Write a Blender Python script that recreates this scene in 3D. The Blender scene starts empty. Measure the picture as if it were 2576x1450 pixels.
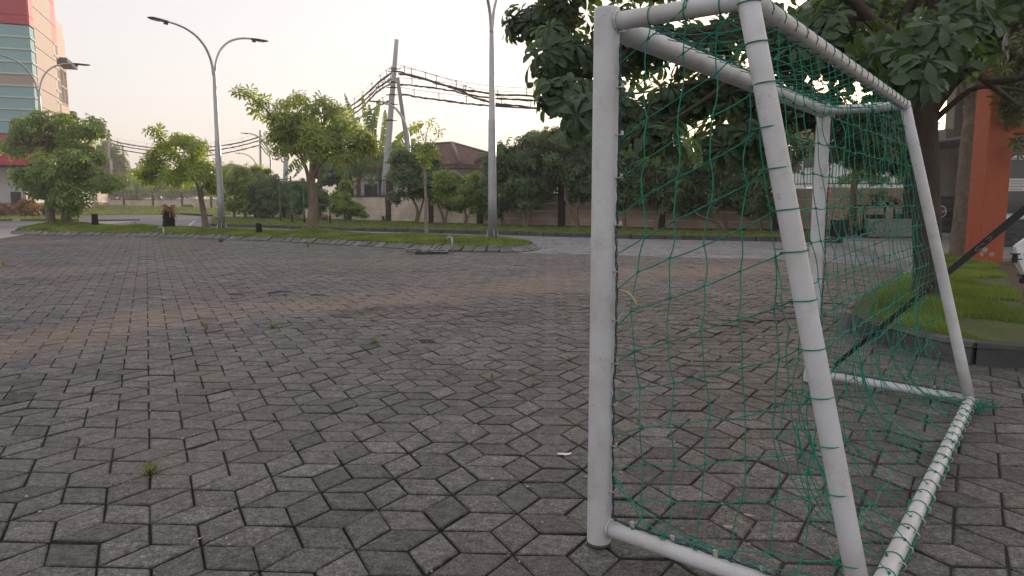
import bpy, math, random
import numpy as np
from mathutils import Vector, Matrix, noise
random.seed(7)
RNG = np.random.default_rng(7)
R = math.radians
sc = bpy.context.scene
COL = sc.collection
# ------------------------------------------------------------------ camera, sky, sun
H = 1.31
PITCH = 0.1212
FP = 1785.0                      # focal length in pixels of a 2576 px wide print of the photograph
cam_d = bpy.data.cameras.new('camera')
cam = bpy.data.objects.new('camera', cam_d)
COL.objects.link(cam)
cam.location = (0, 0, H)
cam.rotation_euler = (math.pi/2 - PITCH, 0, 0)
cam_d.sensor_width = 36.0
cam_d.lens = 36.0*FP/2576.0
cam_d.clip_start = 0.05
cam_d.clip_end = 3000
sc.camera = cam
SUN_EL, SUN_AZ = R(6.2), R(30.0)      # azimuth measured from the view direction (+Y) towards +X
world = bpy.data.worlds.new('World')
sc.world = world
world.use_nodes = True
wn = world.node_tree
wn.nodes.clear()
sky = wn.nodes.new('ShaderNodeTexSky')
sky.sky_type = 'NISHITA'
sky.sun_disc = False
sky.sun_elevation = SUN_EL
sky.sun_rotation = SUN_AZ
sky.altitude = 0
sky.air_density = 0.9
sky.dust_density = 3.2
sky.ozone_density = 1.6
hazec = wn.nodes.new('ShaderNodeMixRGB')
hazec.blend_type = 'MIX'
hazec.inputs['Fac'].default_value = 0.55
hazec.inputs['Color2'].default_value = (5.45, 5.1, 4.8, 1)     # thin even high cloud over the whole sky
bg = wn.nodes.new('ShaderNodeBackground')
bg.inputs['Strength'].default_value = 0.105
wo = wn.nodes.new('ShaderNodeOutputWorld')
tint = wn.nodes.new('ShaderNodeMixRGB'); tint.blend_type = 'MULTIPLY'; tint.inputs['Fac'].default_value = 1; tint.inputs['Color2'].default_value = (1.08, .96, 1.02, 1)
wn.links.new(sky.outputs[0], tint.inputs['Color1'])
wn.links.new(tint.outputs[0], hazec.inputs['Color1'])
wn.links.new(hazec.outputs[0], bg.inputs['Color'])
wn.links.new(bg.outputs[0], wo.inputs['Surface'])
sun_d = bpy.data.lights.new('sun', 'SUN')
sun_d.energy = 2.0
sun_d.angle = R(0.6)
sun_d.color = (1.0, 0.80, 0.64)
sun = bpy.data.objects.new('sun', sun_d)
COL.objects.link(sun)
sdir = Vector((math.sin(SUN_AZ)*math.cos(SUN_EL), math.cos(SUN_AZ)*math.cos(SUN_EL), math.sin(SUN_EL)))
sun.rotation_euler = sdir.to_track_quat('Z', 'Y').to_euler()
sc.view_settings.view_transform = 'Standard'
sc.view_settings.look = 'None'
sc.view_settings.exposure = 1.27
sc.view_settings.gamma = 1
sc.view_settings.use_curve_mapping = False
# ------------------------------------------------------------------ survey: from a sighting to a place
CP, SP = math.cos(PITCH), math.sin(PITCH)
def ray(x, y):
    a = (x-1288)/FP; b = (725-y)/FP
    return np.array([a, CP+b*SP, -SP+b*CP])
def gp(x, y, z=0.0):
    r = ray(x, y); t = (z-H)/r[2]
    return np.array([r[0]*t, r[1]*t, z])
def at(x, y, Y):
    r = ray(x, y); t = Y/r[1]
    return np.array([r[0]*t, Y, H+r[2]*t])
def proj(X, Y, Z):
    Z = Z-H; d = Y*CP-Z*SP; u = Y*SP+Z*CP
    return 1288+FP*X/d, 725-FP*u/d
# ------------------------------------------------------------------ mesh helpers
class Acc:
    def __init__(s):
        s.v = []; s.f = {}; s.n = 0; s.t = []; s.s = {}
    def add(s, V, faces, tone=None, smooth=True):
        V = np.asarray(V, float).reshape(-1, 3)
        k = len(V)
        for F in (faces if isinstance(faces, (list, tuple)) and len(faces) and isinstance(faces[0], np.ndarray) else [faces]):
            if not isinstance(F, np.ndarray):
                by = {}
                for q in F: by.setdefault(len(q), []).append(q)
                for n, q in by.items():
                    s.f.setdefault(n, []).append(np.array(q)+s.n); s.s.setdefault(n, []).append(np.full(len(q), smooth))
            else:
                s.f.setdefault(F.shape[1], []).append(F+s.n); s.s.setdefault(F.shape[1], []).append(np.full(len(F), smooth))
        s.v.append(V); s.n += k
        if tone is None: tone = random.random()
        s.t.append(np.full(k, tone) if np.isscalar(tone) else np.asarray(tone, float))
        return s
    def box(s, c, d, rz=0.0, tone=None, rot=None):
        x, y, z = d[0]/2, d[1]/2, d[2]/2
        V = np.array([(-x,-y,-z),(x,-y,-z),(x,y,-z),(-x,y,-z),(-x,-y,z),(x,-y,z),(x,y,z),(-x,y,z)])
        if rot is not None: V = V @ np.array(rot).T
        else:
            a, b = math.cos(rz), math.sin(rz)
            V = V @ np.array([[a,b,0],[-b,a,0],[0,0,1]])
        return s.add(V+np.array(c), BOXF, tone, smooth=False)
    def bbox(s, c, d, rz=0.0, bev=0.01, tone=None):
        """box with chamfered edges: 24 vertices"""
        x, y, z = d[0]/2, d[1]/2, d[2]/2
        b = min(bev, x*.45, y*.45, z*.45)
        V = []; idx = {}
        for sx in (-1,1):
            for sy in (-1,1):
                for sz in (-1,1):
                    for ax in range(3):
                        p = [sx*(x-b), sy*(y-b), sz*(z-b)]
                        p[ax] = (sx*x, sy*y, sz*z)[ax]
                        idx[(sx,sy,sz,ax)] = len(V); V.append(p)
        F = []
        for ax in range(3):
            o = [a for a in range(3) if a != ax]
            for sg in (-1,1):
                q = []
                for (m, n) in ((-1,-1),(1,-1),(1,1),(-1,1)):
                    k = [0,0,0]; k[ax] = sg; k[o[0]] = m; k[o[1]] = n
                    q.append(idx[(k[0],k[1],k[2],ax)])
                F.append(q)
        for ax in range(3):
            o = [a for a in range(3) if a != ax]
            for m in (-1,1):
                for n in (-1,1):
                    k0 = [0,0,0]; k0[ax] = -1; k0[o[0]] = m; k0[o[1]] = n
                    k1 = list(k0); k1[ax] = 1
                    F.append([idx[(*k0,o[0])], idx[(*k1,o[0])], idx[(*k1,o[1])], idx[(*k0,o[1])]])
        for sx in (-1,1):
            for sy in (-1,1):
                for sz in (-1,1): F.append([idx[(sx,sy,sz,a)] for a in range(3)])
        V = np.array(V)
        a, bb = math.cos(rz), math.sin(rz)
        V = V @ np.array([[a,bb,0],[-bb,a,0],[0,0,1]])
        return s.add(V+np.array(c), F, tone, smooth=False)
    def tube(s, P, r, n=8, cap=True, tone=None, wob=0.0):
        P = np.asarray(P, float); m = len(P)
        r = np.full(m, r) if np.isscalar(r) else np.asarray(r, float)
        T = np.gradient(P, axis=0); T /= np.linalg.norm(T, axis=1)[:, None]+1e-12
        up = np.array([0,0,1.0]) if abs(T[0][2]) < .9 else np.array([1.0,0,0])
        u = np.cross(up, T[0]); u /= np.linalg.norm(u)
        U = [u]
        for i in range(1, m):
            u = U[-1]-T[i]*np.dot(U[-1], T[i]); U.append(u/(np.linalg.norm(u)+1e-12))
        U = np.array(U); W = np.cross(T, U)
        a = np.arange(n)/n*2*math.pi
        rr = r[:, None]*(1+wob*RNG.standard_normal((m, n))) if wob else np.repeat(r[:, None], n, 1)
        V = P[:, None, :]+rr[..., None]*(U[:, None, :]*np.cos(a)[None, :, None]+W[:, None, :]*np.sin(a)[None, :, None])
        V = V.reshape(-1, 3)
        i = np.arange(m-1)[:, None]*n; j = np.arange(n)[None, :]; j2 = (j+1) % n
        F = np.stack([i+j, i+j2, i+n+j2, i+n+j], -1).reshape(-1, 4)
        L = [F]
        s.add(V, L, tone)
        if cap:
            base = s.n-len(V)
            s.f.setdefault(n, []).append(np.array([np.arange(n)[::-1]])+base); s.s.setdefault(n, []).append(np.array([False]))
            s.f.setdefault(n, []).append(np.array([np.arange(n)])+base+(m-1)*n); s.s.setdefault(n, []).append(np.array([False]))
        return s
    def lathe(s, c, prof, n=16, tone=None):
        """prof: list of (radius, z)"""
        a = np.arange(n)/n*2*math.pi
        V = np.array([(c[0]+r*math.cos(q), c[1]+r*math.sin(q), c[2]+z) for r, z in prof for q in a])
        m = len(prof)
        i = np.arange(m-1)[:, None]*n; j = np.arange(n)[None, :]; j2 = (j+1) % n
        F = np.stack([i+j, i+j2, i+n+j2, i+n+j], -1).reshape(-1, 4)
        s.add(V, [F, np.array([np.arange(n)[::-1]]), np.array([np.arange(n)+(m-1)*n])], tone)
        return s
    def prism(s, poly, z0, z1, tone=None):
        n = len(poly)
        V = [(p[0], p[1], z0) for p in poly]+[(p[0], p[1], z1) for p in poly]
        F = [list(range(n))[::-1], [i+n for i in range(n)]]+[[i, (i+1) % n, (i+1) % n+n, i+n] for i in range(n)]
        s.add(V, F, tone, smooth=False); return s
    def quad(s, a, b, c, d, tone=None):
        return s.add([a, b, c, d], np.array([[0,1,2,3]]), tone, smooth=False)
    def mesh(s, name, mat, org=(0,0,0), attrs=None):
        me = bpy.data.meshes.new(name)
        V = np.concatenate(s.v)-np.array(org)
        me.vertices.add(len(V)); me.vertices.foreach_set('co', V.ravel())
        sizes = []; loops = []; sm = []
        for n, L in s.f.items():
            A = np.concatenate(L); loops.append(A.ravel()); sizes.append(np.full(len(A), n)); sm.append(np.concatenate(s.s[n]))
        loops = np.concatenate(loops); sizes = np.concatenate(sizes); sm = np.concatenate(sm)
        me.loops.add(len(loops)); me.loops.foreach_set('vertex_index', loops.astype(np.int32))
        st = np.concatenate([[0], np.cumsum(sizes)[:-1]])
        me.polygons.add(len(sizes)); me.polygons.foreach_set('loop_start', st.astype(np.int32))
        me.polygons.foreach_set('use_smooth', sm.astype(bool))
        me.update(calc_edges=True)
        at_ = me.attributes.new('tone', 'FLOAT', 'POINT'); at_.data.foreach_set('value', np.concatenate(s.t))
        if attrs:
            for k, a in attrs.items():
                q = me.attributes.new(k, 'FLOAT', 'POINT'); q.data.foreach_set('value', np.asarray(a, float))
        if mat: me.materials.append(mat)
        me.validate()
        return me
    def obj(s, name, mat, parent=None, org=None, attrs=None):
        if org is None: org = root_loc(parent) if parent else (0,0,0)
        return link(name, s.mesh(name, mat, org, attrs), parent)
BOXF = np.array([[0,3,2,1],[4,5,6,7],[0,1,5,4],[1,2,6,5],[2,3,7,6],[3,0,4,7]])
def root_loc(o):
    p = Vector((0,0,0))
    while o is not None: p = p+o.location; o = o.parent
    return np.array(p)
def link(name, me, parent=None):
    o = bpy.data.objects.new(name, me); COL.objects.link(o)
    if parent: o.parent = parent
    return o
def thing(name, label, cat, loc=(0,0,0), group=None):
    o = bpy.data.objects.new(name, None); COL.objects.link(o)
    o.location = [float(q) for q in loc]; o.empty_display_size = .1
    return tag(o, label, cat, group)
def tag(o, label, cat, group=None):
    o['label'] = label; o['category'] = cat
    if group: o['group'] = group
    return o
def kind(o, k): o['kind'] = k; return o
def copy_tree(o, parent=None):
    c = o.copy(); COL.objects.link(c); c.parent = parent
    for ch in list(o.children): copy_tree(ch, c)
    return c
def lerp(a, b, t): return np.asarray(a)*(1-t)+np.asarray(b)*t
def poly_pts(P, step):
    """points every step metres along a polyline, with headings"""
    P = [np.array(p[:2], float) for p in P]; out = []; carry = step/2
    for a, b in zip(P[:-1], P[1:]):
        L = np.linalg.norm(b-a); d = (b-a)/L; t = carry
        while t < L: out.append((*(a+d*t), math.atan2(d[1], d[0]))); t += step
        carry = t-L
    return out
def smooth_line(P, n=6, closed=False):
    P = [np.array(p, float) for p in P]; out = []; m = len(P)
    for i in range(m if closed else m-1):
        g = (lambda k: P[k % m]) if closed else (lambda k: P[max(0, min(m-1, k))])
        p0, p1, p2, p3 = g(i-1), g(i), g(i+1), g(i+2)
        for k in range(n):
            t = k/n
            out.append(.5*((2*p1)+(-p0+p2)*t+(2*p0-5*p1+4*p2-p3)*t*t+(-p0+3*p1-3*p2+p3)*t**3))
    if not closed: out.append(P[-1])
    return out
def inside(poly, X, Y):
    poly = np.array([p[:2] for p in poly]); r = np.zeros(len(X), bool); j = len(poly)-1
    for i in range(len(poly)):
        xi, yi = poly[i]; xj, yj = poly[j]
        c = ((yi > Y) != (yj > Y)) & (X < (xj-xi)*(Y-yi)/(yj-yi+1e-12)+xi)
        r ^= c; j = i
    return r
def dist_line(P, X, Y):
    d = np.full(len(X), 1e9)
    P = [np.array(p[:2], float) for p in P]
    for a, b in zip(P[:-1], P[1:]):
        ab = b-a; t = np.clip(((X-a[0])*ab[0]+(Y-a[1])*ab[1])/(ab@ab), 0, 1)
        d = np.minimum(d, np.hypot(X-a[0]-t*ab[0], Y-a[1]-t*ab[1]))
    return d
def fnoise(X, Y, s, seed=0.0):
    return np.array([noise.noise(Vector((x*s, y*s, seed))) for x, y in zip(X, Y)])
# ------------------------------------------------------------------ materials
MATS = {}
def mat(name, col, rough=.8, var=.15, scale=6.0, bump=.0, bscale=40.0, metal=0.0, tone=.0, col2=None, spec=.4, detail=6, translucent=0.0, stretch=None, c2amt=.5, c2scale=1.5):
    if name in MATS: return MATS[name]
    m = bpy.data.materials.new(name); m.use_nodes = True
    nt = m.node_tree; N = nt.nodes; L = nt.links
    b = N['Principled BSDF']
    b.inputs['Roughness'].default_value = rough; b.inputs['Metallic'].default_value = metal
    b.inputs['Specular IOR Level'].default_value = spec
    geo = N.new('ShaderNodeNewGeometry'); pos = geo.outputs['Position']
    if stretch:
        mp = N.new('ShaderNodeMapping'); mp.inputs['Scale'].default_value = stretch; L.new(pos, mp.inputs[0]); pos = mp.outputs[0]
    nz = N.new('ShaderNodeTexNoise'); nz.inputs['Scale'].default_value = scale; nz.inputs['Detail'].default_value = detail; nz.inputs['Roughness'].default_value = .62
    L.new(pos, nz.inputs['Vector'])
    hsv = N.new('ShaderNodeHueSaturation'); hsv.inputs['Color'].default_value = (*col, 1)
    mr = N.new('ShaderNodeMapRange'); mr.inputs['From Min'].default_value = .25; mr.inputs['From Max'].default_value = .75
    mr.inputs['To Min'].default_value = 1-var; mr.inputs['To Max'].default_value = 1+var
    L.new(nz.outputs[0], mr.inputs[0])
    val = mr.outputs[0]
    if tone:
        at_ = N.new('ShaderNodeAttribute'); at_.attribute_name = 'tone'
        m2 = N.new('ShaderNodeMapRange'); m2.inputs['To Min'].default_value = 1-tone; m2.inputs['To Max'].default_value = 1+tone
        L.new(at_.outputs['Fac'], m2.inputs[0])
        mu = N.new('ShaderNodeMath'); mu.operation = 'MULTIPLY'; L.new(val, mu.inputs[0]); L.new(m2.outputs[0], mu.inputs[1]); val = mu.outputs[0]
    L.new(val, hsv.inputs['Value'])
    out = hsv.outputs[0]
    if col2:
        n2 = N.new('ShaderNodeTexNoise'); n2.inputs['Scale'].default_value = c2scale; n2.inputs['Detail'].default_value = 5; L.new(geo.outputs['Position'], n2.inputs['Vector'])
        r2 = N.new('ShaderNodeMapRange'); r2.inputs['From Min'].default_value = .45; r2.inputs['From Max'].default_value = .68; r2.inputs['To Max'].default_value = c2amt
        L.new(n2.outputs[0], r2.inputs[0])
        mx = N.new('ShaderNodeMixRGB'); L.new(r2.outputs[0], mx.inputs[0]); L.new(out, mx.inputs[1]); mx.inputs[2].default_value = (*col2, 1); out = mx.outputs[0]
    L.new(out, b.inputs['Base Color'])
    if bump:
        nb = N.new('ShaderNodeTexNoise'); nb.inputs['Scale'].default_value = bscale; nb.inputs['Detail'].default_value = 5; L.new(pos, nb.inputs['Vector'])
        bp = N.new('ShaderNodeBump'); bp.inputs['Strength'].default_value = 1.0; bp.inputs['Distance'].default_value = bump
        L.new(nb.outputs[0], bp.inputs['Height']); L.new(bp.outputs[0], b.inputs['Normal'])
    if translucent:
        tr = N.new('ShaderNodeBsdfTranslucent'); ms = N.new('ShaderNodeMixShader'); ms.inputs[0].default_value = translucent
        g = N.new('ShaderNodeMixRGB'); g.blend_type = 'MULTIPLY'; g.inputs[0].default_value = 1; L.new(out, g.inputs[1]); g.inputs[2].default_value = (2.3, 2.2, .7, 1)
        L.new(g.outputs[0], tr.inputs[0]); L.new(b.outputs[0], ms.inputs[1]); L.new(tr.outputs[0], ms.inputs[2])
        L.new(ms.outputs[0], N['Material Output'].inputs[0])
    MATS[name] = m
    return m
def paver_mat(name, base, dustc=(.235,.155,.115)):
    m = bpy.data.materials.new(name); m.use_nodes = True
    nt = m.node_tree; N = nt.nodes; L = nt.links; b = N['Principled BSDF']
    b.inputs['Specular IOR Level'].default_value = .5
    geo = N.new('ShaderNodeNewGeometry')
    def nz(scale, det=6, ro=.6):
        n = N.new('ShaderNodeTexNoise'); n.inputs['Scale'].default_value = scale; n.inputs['Detail'].default_value = det; n.inputs['Roughness'].default_value = ro
        L.new(geo.outputs['Position'], n.inputs['Vector']); return n.outputs[0]
    def rng(x, a, c, lo, hi):
        r = N.new('ShaderNodeMapRange'); r.inputs['From Min'].default_value = a; r.inputs['From Max'].default_value = c
        r.inputs['To Min'].default_value = lo; r.inputs['To Max'].default_value = hi; L.new(x, r.inputs[0]); return r.outputs[0]
    def mul(x, y):
        q = N.new('ShaderNodeMath'); q.operation = 'MULTIPLY'; L.new(x, q.inputs[0]); L.new(y, q.inputs[1]); return q.outputs[0]
    def mix(f, x, colr):
        q = N.new('ShaderNodeMixRGB'); L.new(f, q.inputs[0]); L.new(x, q.inputs[1]); q.inputs[2].default_value = (*colr, 1); return q.outputs[0]
    def attr(n):
        q = N.new('ShaderNodeAttribute'); q.attribute_name = n; return q.outputs['Fac']
    v = mul(rng(nz(1.1, 4), .3, .7, .78, 1.22), rng(nz(9, 6), .3, .7, .8, 1.2))
    v = mul(v, rng(nz(30, 4, .75), .38, .62, .60, 1.45))
    v = mul(v, rng(nz(100, 3, .8), .40, .60, .45, 1.70))
    v = mul(v, rng(attr('tone'), 0, 1, .58, 1.55))
    h = N.new('ShaderNodeHueSaturation'); h.inputs['Color'].default_value = (*base, 1); L.new(v, h.inputs['Value'])
    c = h.outputs[0]
    c = mix(rng(nz(150, 2, .5), .66, .74, 0, .5), c, (.22, .20, .18))         # pale grit
    c = mix(rng(nz(.7, 6), .5, .68, 0, .35), c, (.125, .095, .072))          # brown dirt
    c = mix(mul(attr('rim'), rng(nz(20, 4), .35, .65, .15, .95)), c, (.020, .018, .015))
    c = mix(mul(attr('dust'), rng(nz(4, 6), .3, .62, .35, 1)), c, dustc)
    c = mix(mul(attr('dark'), rng(nz(5, 6, .7), .4, .56, .2, 1)), c, (.016, .014, .012))
    L.new(c, b.inputs['Base Color'])
    L.new(rng(nz(14, 4), .3, .7, .50, .82), b.inputs['Roughness'])
    bp = N.new('ShaderNodeBump'); bp.inputs['Distance'].default_value = .006; bp.inputs['Strength'].default_value = 1
    L.new(nz(60, 5, .7), bp.inputs['Height'])
    bp2 = N.new('ShaderNodeBump'); bp2.inputs['Distance'].default_value = .006; L.new(nz(14, 4), bp2.inputs['Height']); L.new(bp.outputs[0], bp2.inputs['Normal'])
    L.new(bp2.outputs[0], b.inputs['Normal'])
    return m
M_PAVER = paver_mat('lot paver concrete', (.080, .0755, .073))
M_ROADP = paver_mat('road paver concrete', (.165, .166, .178))
M_SAND = mat('joint sand', (.024, .021, .019), .95, .5, 60, .006, 200, col2=(.045, .04, .03), c2scale=3)
M_SOIL = mat('bare soil', (.075, .052, .038), .95, .3, 3, .02, 30, col2=(.05, .06, .02))
M_FIELD = mat('field ground', (.10, .115, .045), .95, .3, .5, .02, 8, col2=(.13, .10, .06), c2scale=.2)
M_TURF = mat('turf soil', (.075, .10, .030), .95, .4, 2.0, .03, 25, col2=(.10, .09, .04), c2amt=.5)
M_GRASS = mat('grass blade', (.130, .185, .050), .6, .25, 1.2, tone=.5, translucent=.35, spec=.3, col2=(.22, .225, .075), c2amt=.45, c2scale=.9)
M_KERB = mat('kerb concrete', (.165, .16, .158), .9, .25, 5, .006, 60, tone=.22, col2=(.09, .085, .075), c2scale=2)
M_KERBD = mat('dark kerb concrete', (.085, .085, .088), .9, .25, 5, .006, 60, tone=.3, col2=(.05, .05, .045), c2scale=2)
M_KERBL = mat('pale kerb concrete', (.33, .31, .26), .9, .2, 5, .006, 60, tone=.15)
M_SLAB = mat('pale concrete slab', (.36, .35, .33), .9, .15, 2, .004, 40, col2=(.22, .20, .18))
M_WALL2 = mat('shaded wall cream paint', (.56, .43, .325), .9, .08, 1.6, .003, 30, tone=.05, col2=(.30, .22, .16), c2amt=.6, c2scale=1.2)  # darker, browner copy of the wall cream: shade put into the colour
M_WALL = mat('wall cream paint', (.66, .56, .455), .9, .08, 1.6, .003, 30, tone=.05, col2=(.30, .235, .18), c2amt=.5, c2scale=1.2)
M_WPOST = mat('wall post brown paint', (.055, .038, .030), .85, .25, 4, .003, 40)
M_COPE = mat('wall coping dark', (.045, .04, .04), .85, .25, 4, .003, 40)
M_IRON = mat('black fence iron', (.018, .018, .018), .5, .15, 8)
M_GALV = mat('galvanised steel', (.42, .43, .45), .42, .14, 12, .0006, 60, metal=.55, col2=(.30, .30, .31), c2scale=6)
M_LAMPD = mat('dark lamp housing', (.02, .02, .022), .4, .1, 8)
M_GLASSLENS = mat('lamp lens', (.25, .25, .25), .2, .05, 8)
M_CONC = mat('concrete', (.30, .29, .275), .9, .2, 4, .004, 40, col2=(.19, .18, .165))
M_CABLE = mat('black cable', (.012, .012, .012), .6, .1, 20)
M_GOAL = mat('goal white paint', (.56, .56, .58), .42, .05, 14, .0004, 300, spec=.45, col2=(.40, .375, .34), c2amt=.5, c2scale=5)
def wear(m, chips=(.10, .07, .05), amt=1.0):
    nt = m.node_tree; N = nt.nodes; L = nt.links; b = N['Principled BSDF']; src = b.inputs['Base Color'].links[0].from_socket
    g_ = N.new('ShaderNodeNewGeometry')
    for sc_, lo_, hi_, c_, f_ in ((55, .69, .72, chips, .8), (9, .52, .72, (.36, .34, .31), .55), (26, .66, .70, (.30, .27, .24), .6)):
        n = N.new('ShaderNodeTexNoise'); n.inputs['Scale'].default_value = sc_; n.inputs['Detail'].default_value = 5; n.inputs['Roughness'].default_value = .65; L.new(g_.outputs['Position'], n.inputs['Vector'])
        r = N.new('ShaderNodeMapRange'); r.inputs['From Min'].default_value = lo_; r.inputs['From Max'].default_value = hi_; r.inputs['To Max'].default_value = f_*amt; L.new(n.outputs[0], r.inputs[0])
        q = N.new('ShaderNodeMixRGB'); L.new(r.outputs[0], q.inputs[0]); L.new(src, q.inputs[1]); q.inputs[2].default_value = (*c_, 1); src = q.outputs[0]
    L.new(src, b.inputs['Base Color'])
wear(M_GOAL)
M_HOOK = mat('net hook steel', (.42, .41, .40), .4, .15, 40, metal=.4)
M_NET = mat('green net cord', (.025, .24, .165), .7, .35, 30, .0012, 700, spec=.15)
M_ROPE = mat('dark edge rope', (.015, .055, .075), .6, .3, 60, .001, 500)
M_RUST = mat('rust', (.11, .085, .07), .9, .3, 60)
M_BARKG = mat('grey brown bark', (.17, .125, .09), .92, .3, 9, .012, 26, col2=(.26, .21, .16), c2scale=5, stretch=(1,1,.35))
M_BARKD = mat('dark bark', (.060, .046, .034), .95, .3, 9, .022, 22, col2=(.10, .085, .06), c2scale=4, stretch=(1,1,.4))
M_BARKR = mat('rough pale bark', (.15, .115, .088), .95, .3, 12, .02, 20, col2=(.24, .20, .16), c2scale=6, stretch=(1,1,.6))
M_BARKP = mat('pale mottled bark', (.26, .22, .19), .9, .3, 10, .006, 40, col2=(.13, .10, .08), c2scale=9)
M_CHAR = mat('charred palm stump', (.010, .009, .008), .95, .4, 12, .02, 40)
M_DRY = mat('dry frond', (.27, .15, .085), .8, .3, 6, tone=.4, translucent=.3)
def leafm(name, col, tr=.35, tone=.4, rough=.42, spec=.45): return mat(name, col, rough, .15, 1.5, tone=tone, translucent=tr, spec=spec, detail=3)
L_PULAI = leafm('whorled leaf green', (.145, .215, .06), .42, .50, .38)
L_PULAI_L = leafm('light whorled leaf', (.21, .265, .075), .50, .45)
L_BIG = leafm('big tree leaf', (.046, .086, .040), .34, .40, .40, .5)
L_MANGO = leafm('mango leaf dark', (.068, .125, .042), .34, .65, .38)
L_MANGO_L = leafm('mango leaf lit', (.165, .225, .05), .48, .5)  # lighter, yellower copy of the mango leaf: sunlight put into the colour
L_OLIVE = leafm('olive leaf', (.090, .100, .035), .35, .4)
L_FAR = leafm('distant foliage', (.12, .17, .07), .35, .45, .6)
L_CROTON = leafm('croton leaf', (.24, .13, .05), .35, .7)
L_CROTON_G = leafm('green croton leaf', (.17, .19, .05), .35, .45)
L_BAN = leafm('banana leaf', (.075, .130, .040), .40, .3, .4)
L_BANY = leafm('young banana leaf', (.10, .16, .05), .30, .25)
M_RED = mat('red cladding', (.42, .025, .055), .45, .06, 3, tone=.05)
M_PINK = mat('pale red cladding', (.62, .16, .18), .5, .06, 3, tone=.05)  # paler copy of the red cladding, for the tower's side panels
M_BEIGE = mat('beige cladding', (.36, .30, .255), .6, .05, 2, tone=.04)
M_CREAM = mat('cream wall', (.52, .44, .37), .8, .05, 2, tone=.03)
M_WHITEW = mat('white plaster wall', (.60, .60, .61), .85, .05, 2)
M_GREYC = mat('grey cladding', (.13, .13, .14), .5, .06, 3)
M_TEAL = mat('teal glass', (.16, .34, .36), .15, .05, .6, spec=.8, tone=.06)
M_DGLASS = mat('dark window glass', (.045, .055, .06), .08, .2, 2, spec=.7)
M_FRAME = mat('pale window frame', (.55, .55, .53), .5, .05, 4)
M_STONE = mat('slate stone', (.075, .078, .085), .8, .3, 5, .01, 30, tone=.4)
M_STONEL = mat('weathered stone base', (.24, .20, .17), .85, .3, 4, .01, 30, tone=.3, col2=(.36, .32, .28))
M_ORANGE = mat('orange red paint', (.36, .078, .032), .65, .08, 3, .001, 60, col2=(.35, .075, .03), c2scale=3)
wear(M_ORANGE, (.30, .12, .07), .22)
M_GREYW = mat('grey purple wall', (.085, .080, .090), .8, .08, 3)
M_ROOF = mat('brown roof tile', (.135, .075, .068), .75, .2, 3, tone=.25)
M_WHITEM = mat('white gloss metal', (.72, .72, .73), .3, .05, 6, spec=.5)
M_BLACK = mat('black paint', (.012, .012, .013), .45, .15, 8)
M_WOOD = mat('worn wood', (.17, .12, .08), .8, .3, 10)
M_GREENP = mat('green paint', (.035, .075, .045), .6, .2, 8)
M_PAPER = mat('white paper', (.7, .7, .68), .8, .03, 4)
M_SIGN = mat('maroon sign', (.20, .015, .02), .4, .05, 5)
M_WLINE = mat('worn white paint line', (.5, .5, .5), .9, .3, 8)
M_LEAFDRY = mat('fallen dry leaf', (.40, .30, .21), .8, .15, 20)
M_YEL = mat('yellow scrap', (.75, .55, .03), .6, .1, 20)
# ------------------------------------------------------------------ ground plan
from mathutils.geometry import delaunay_2d_cdt
def sheet(name, poly, zf, mat_, step=.5, skirt=None, kindname='structure', parent=None, border=None):
    """a triangulated sheet over a polygon with height function zf(x, y)"""
    poly = [np.array(p[:2], float) for p in poly]
    dense = []
    for i, a in enumerate(poly):
        b = poly[(i+1) % len(poly)]; n = max(1, int(np.linalg.norm(b-a)/step))
        for k in range(n): dense.append(a*(1-k/n)+b*k/n)
    D = np.array(dense)
    lo, hi = D.min(0), D.max(0)
    gx, gy = np.meshgrid(np.arange(lo[0], hi[0], step), np.arange(lo[1], hi[1], step))
    X = gx.ravel()+RNG.uniform(-.2, .2, gx.size)*step; Y = gy.ravel()+RNG.uniform(-.2, .2, gx.size)*step
    k = inside(D, X, Y) & (dist_line(list(D)+[D[0]], X, Y) > step*.4)
    pts = [Vector((float(a), float(b))) for a, b in D]+[Vector((float(a), float(b))) for a, b in zip(X[k], Y[k])]
    n = len(D)
    vs, es, fs, _, _, _ = delaunay_2d_cdt(pts, [(i, (i+1) % n) for i in range(n)], [], 1, 1e-4)
    V = np.array([(p.x, p.y, 0) for p in vs]); V[:, 2] = [zf(a, b) for a, b in V[:, :2]]
    a = Acc(); a.add(V, np.array([list(f) for f in fs]), .5)
    if skirt is not None:
        Z = np.array([zf(x, y) for x, y in D])
        W = np.concatenate([np.c_[D, Z], np.c_[D, np.full(n, skirt)]])
        i = np.arange(n); j = (i+1) % n
        a.add(W, np.stack([i+n, j+n, j, i], 1), .5, smooth=False)
    o = a.obj(name, mat_, parent); kind(o, kindname)
    return o
def lvl(z): return lambda x, y: z
g = Acc(); g.quad((-900,-300,-.06), (900,-300,-.06), (900,1500,-.06), (-900,1500,-.06)); kind(g.obj('ground', M_FIELD), 'structure')
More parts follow.
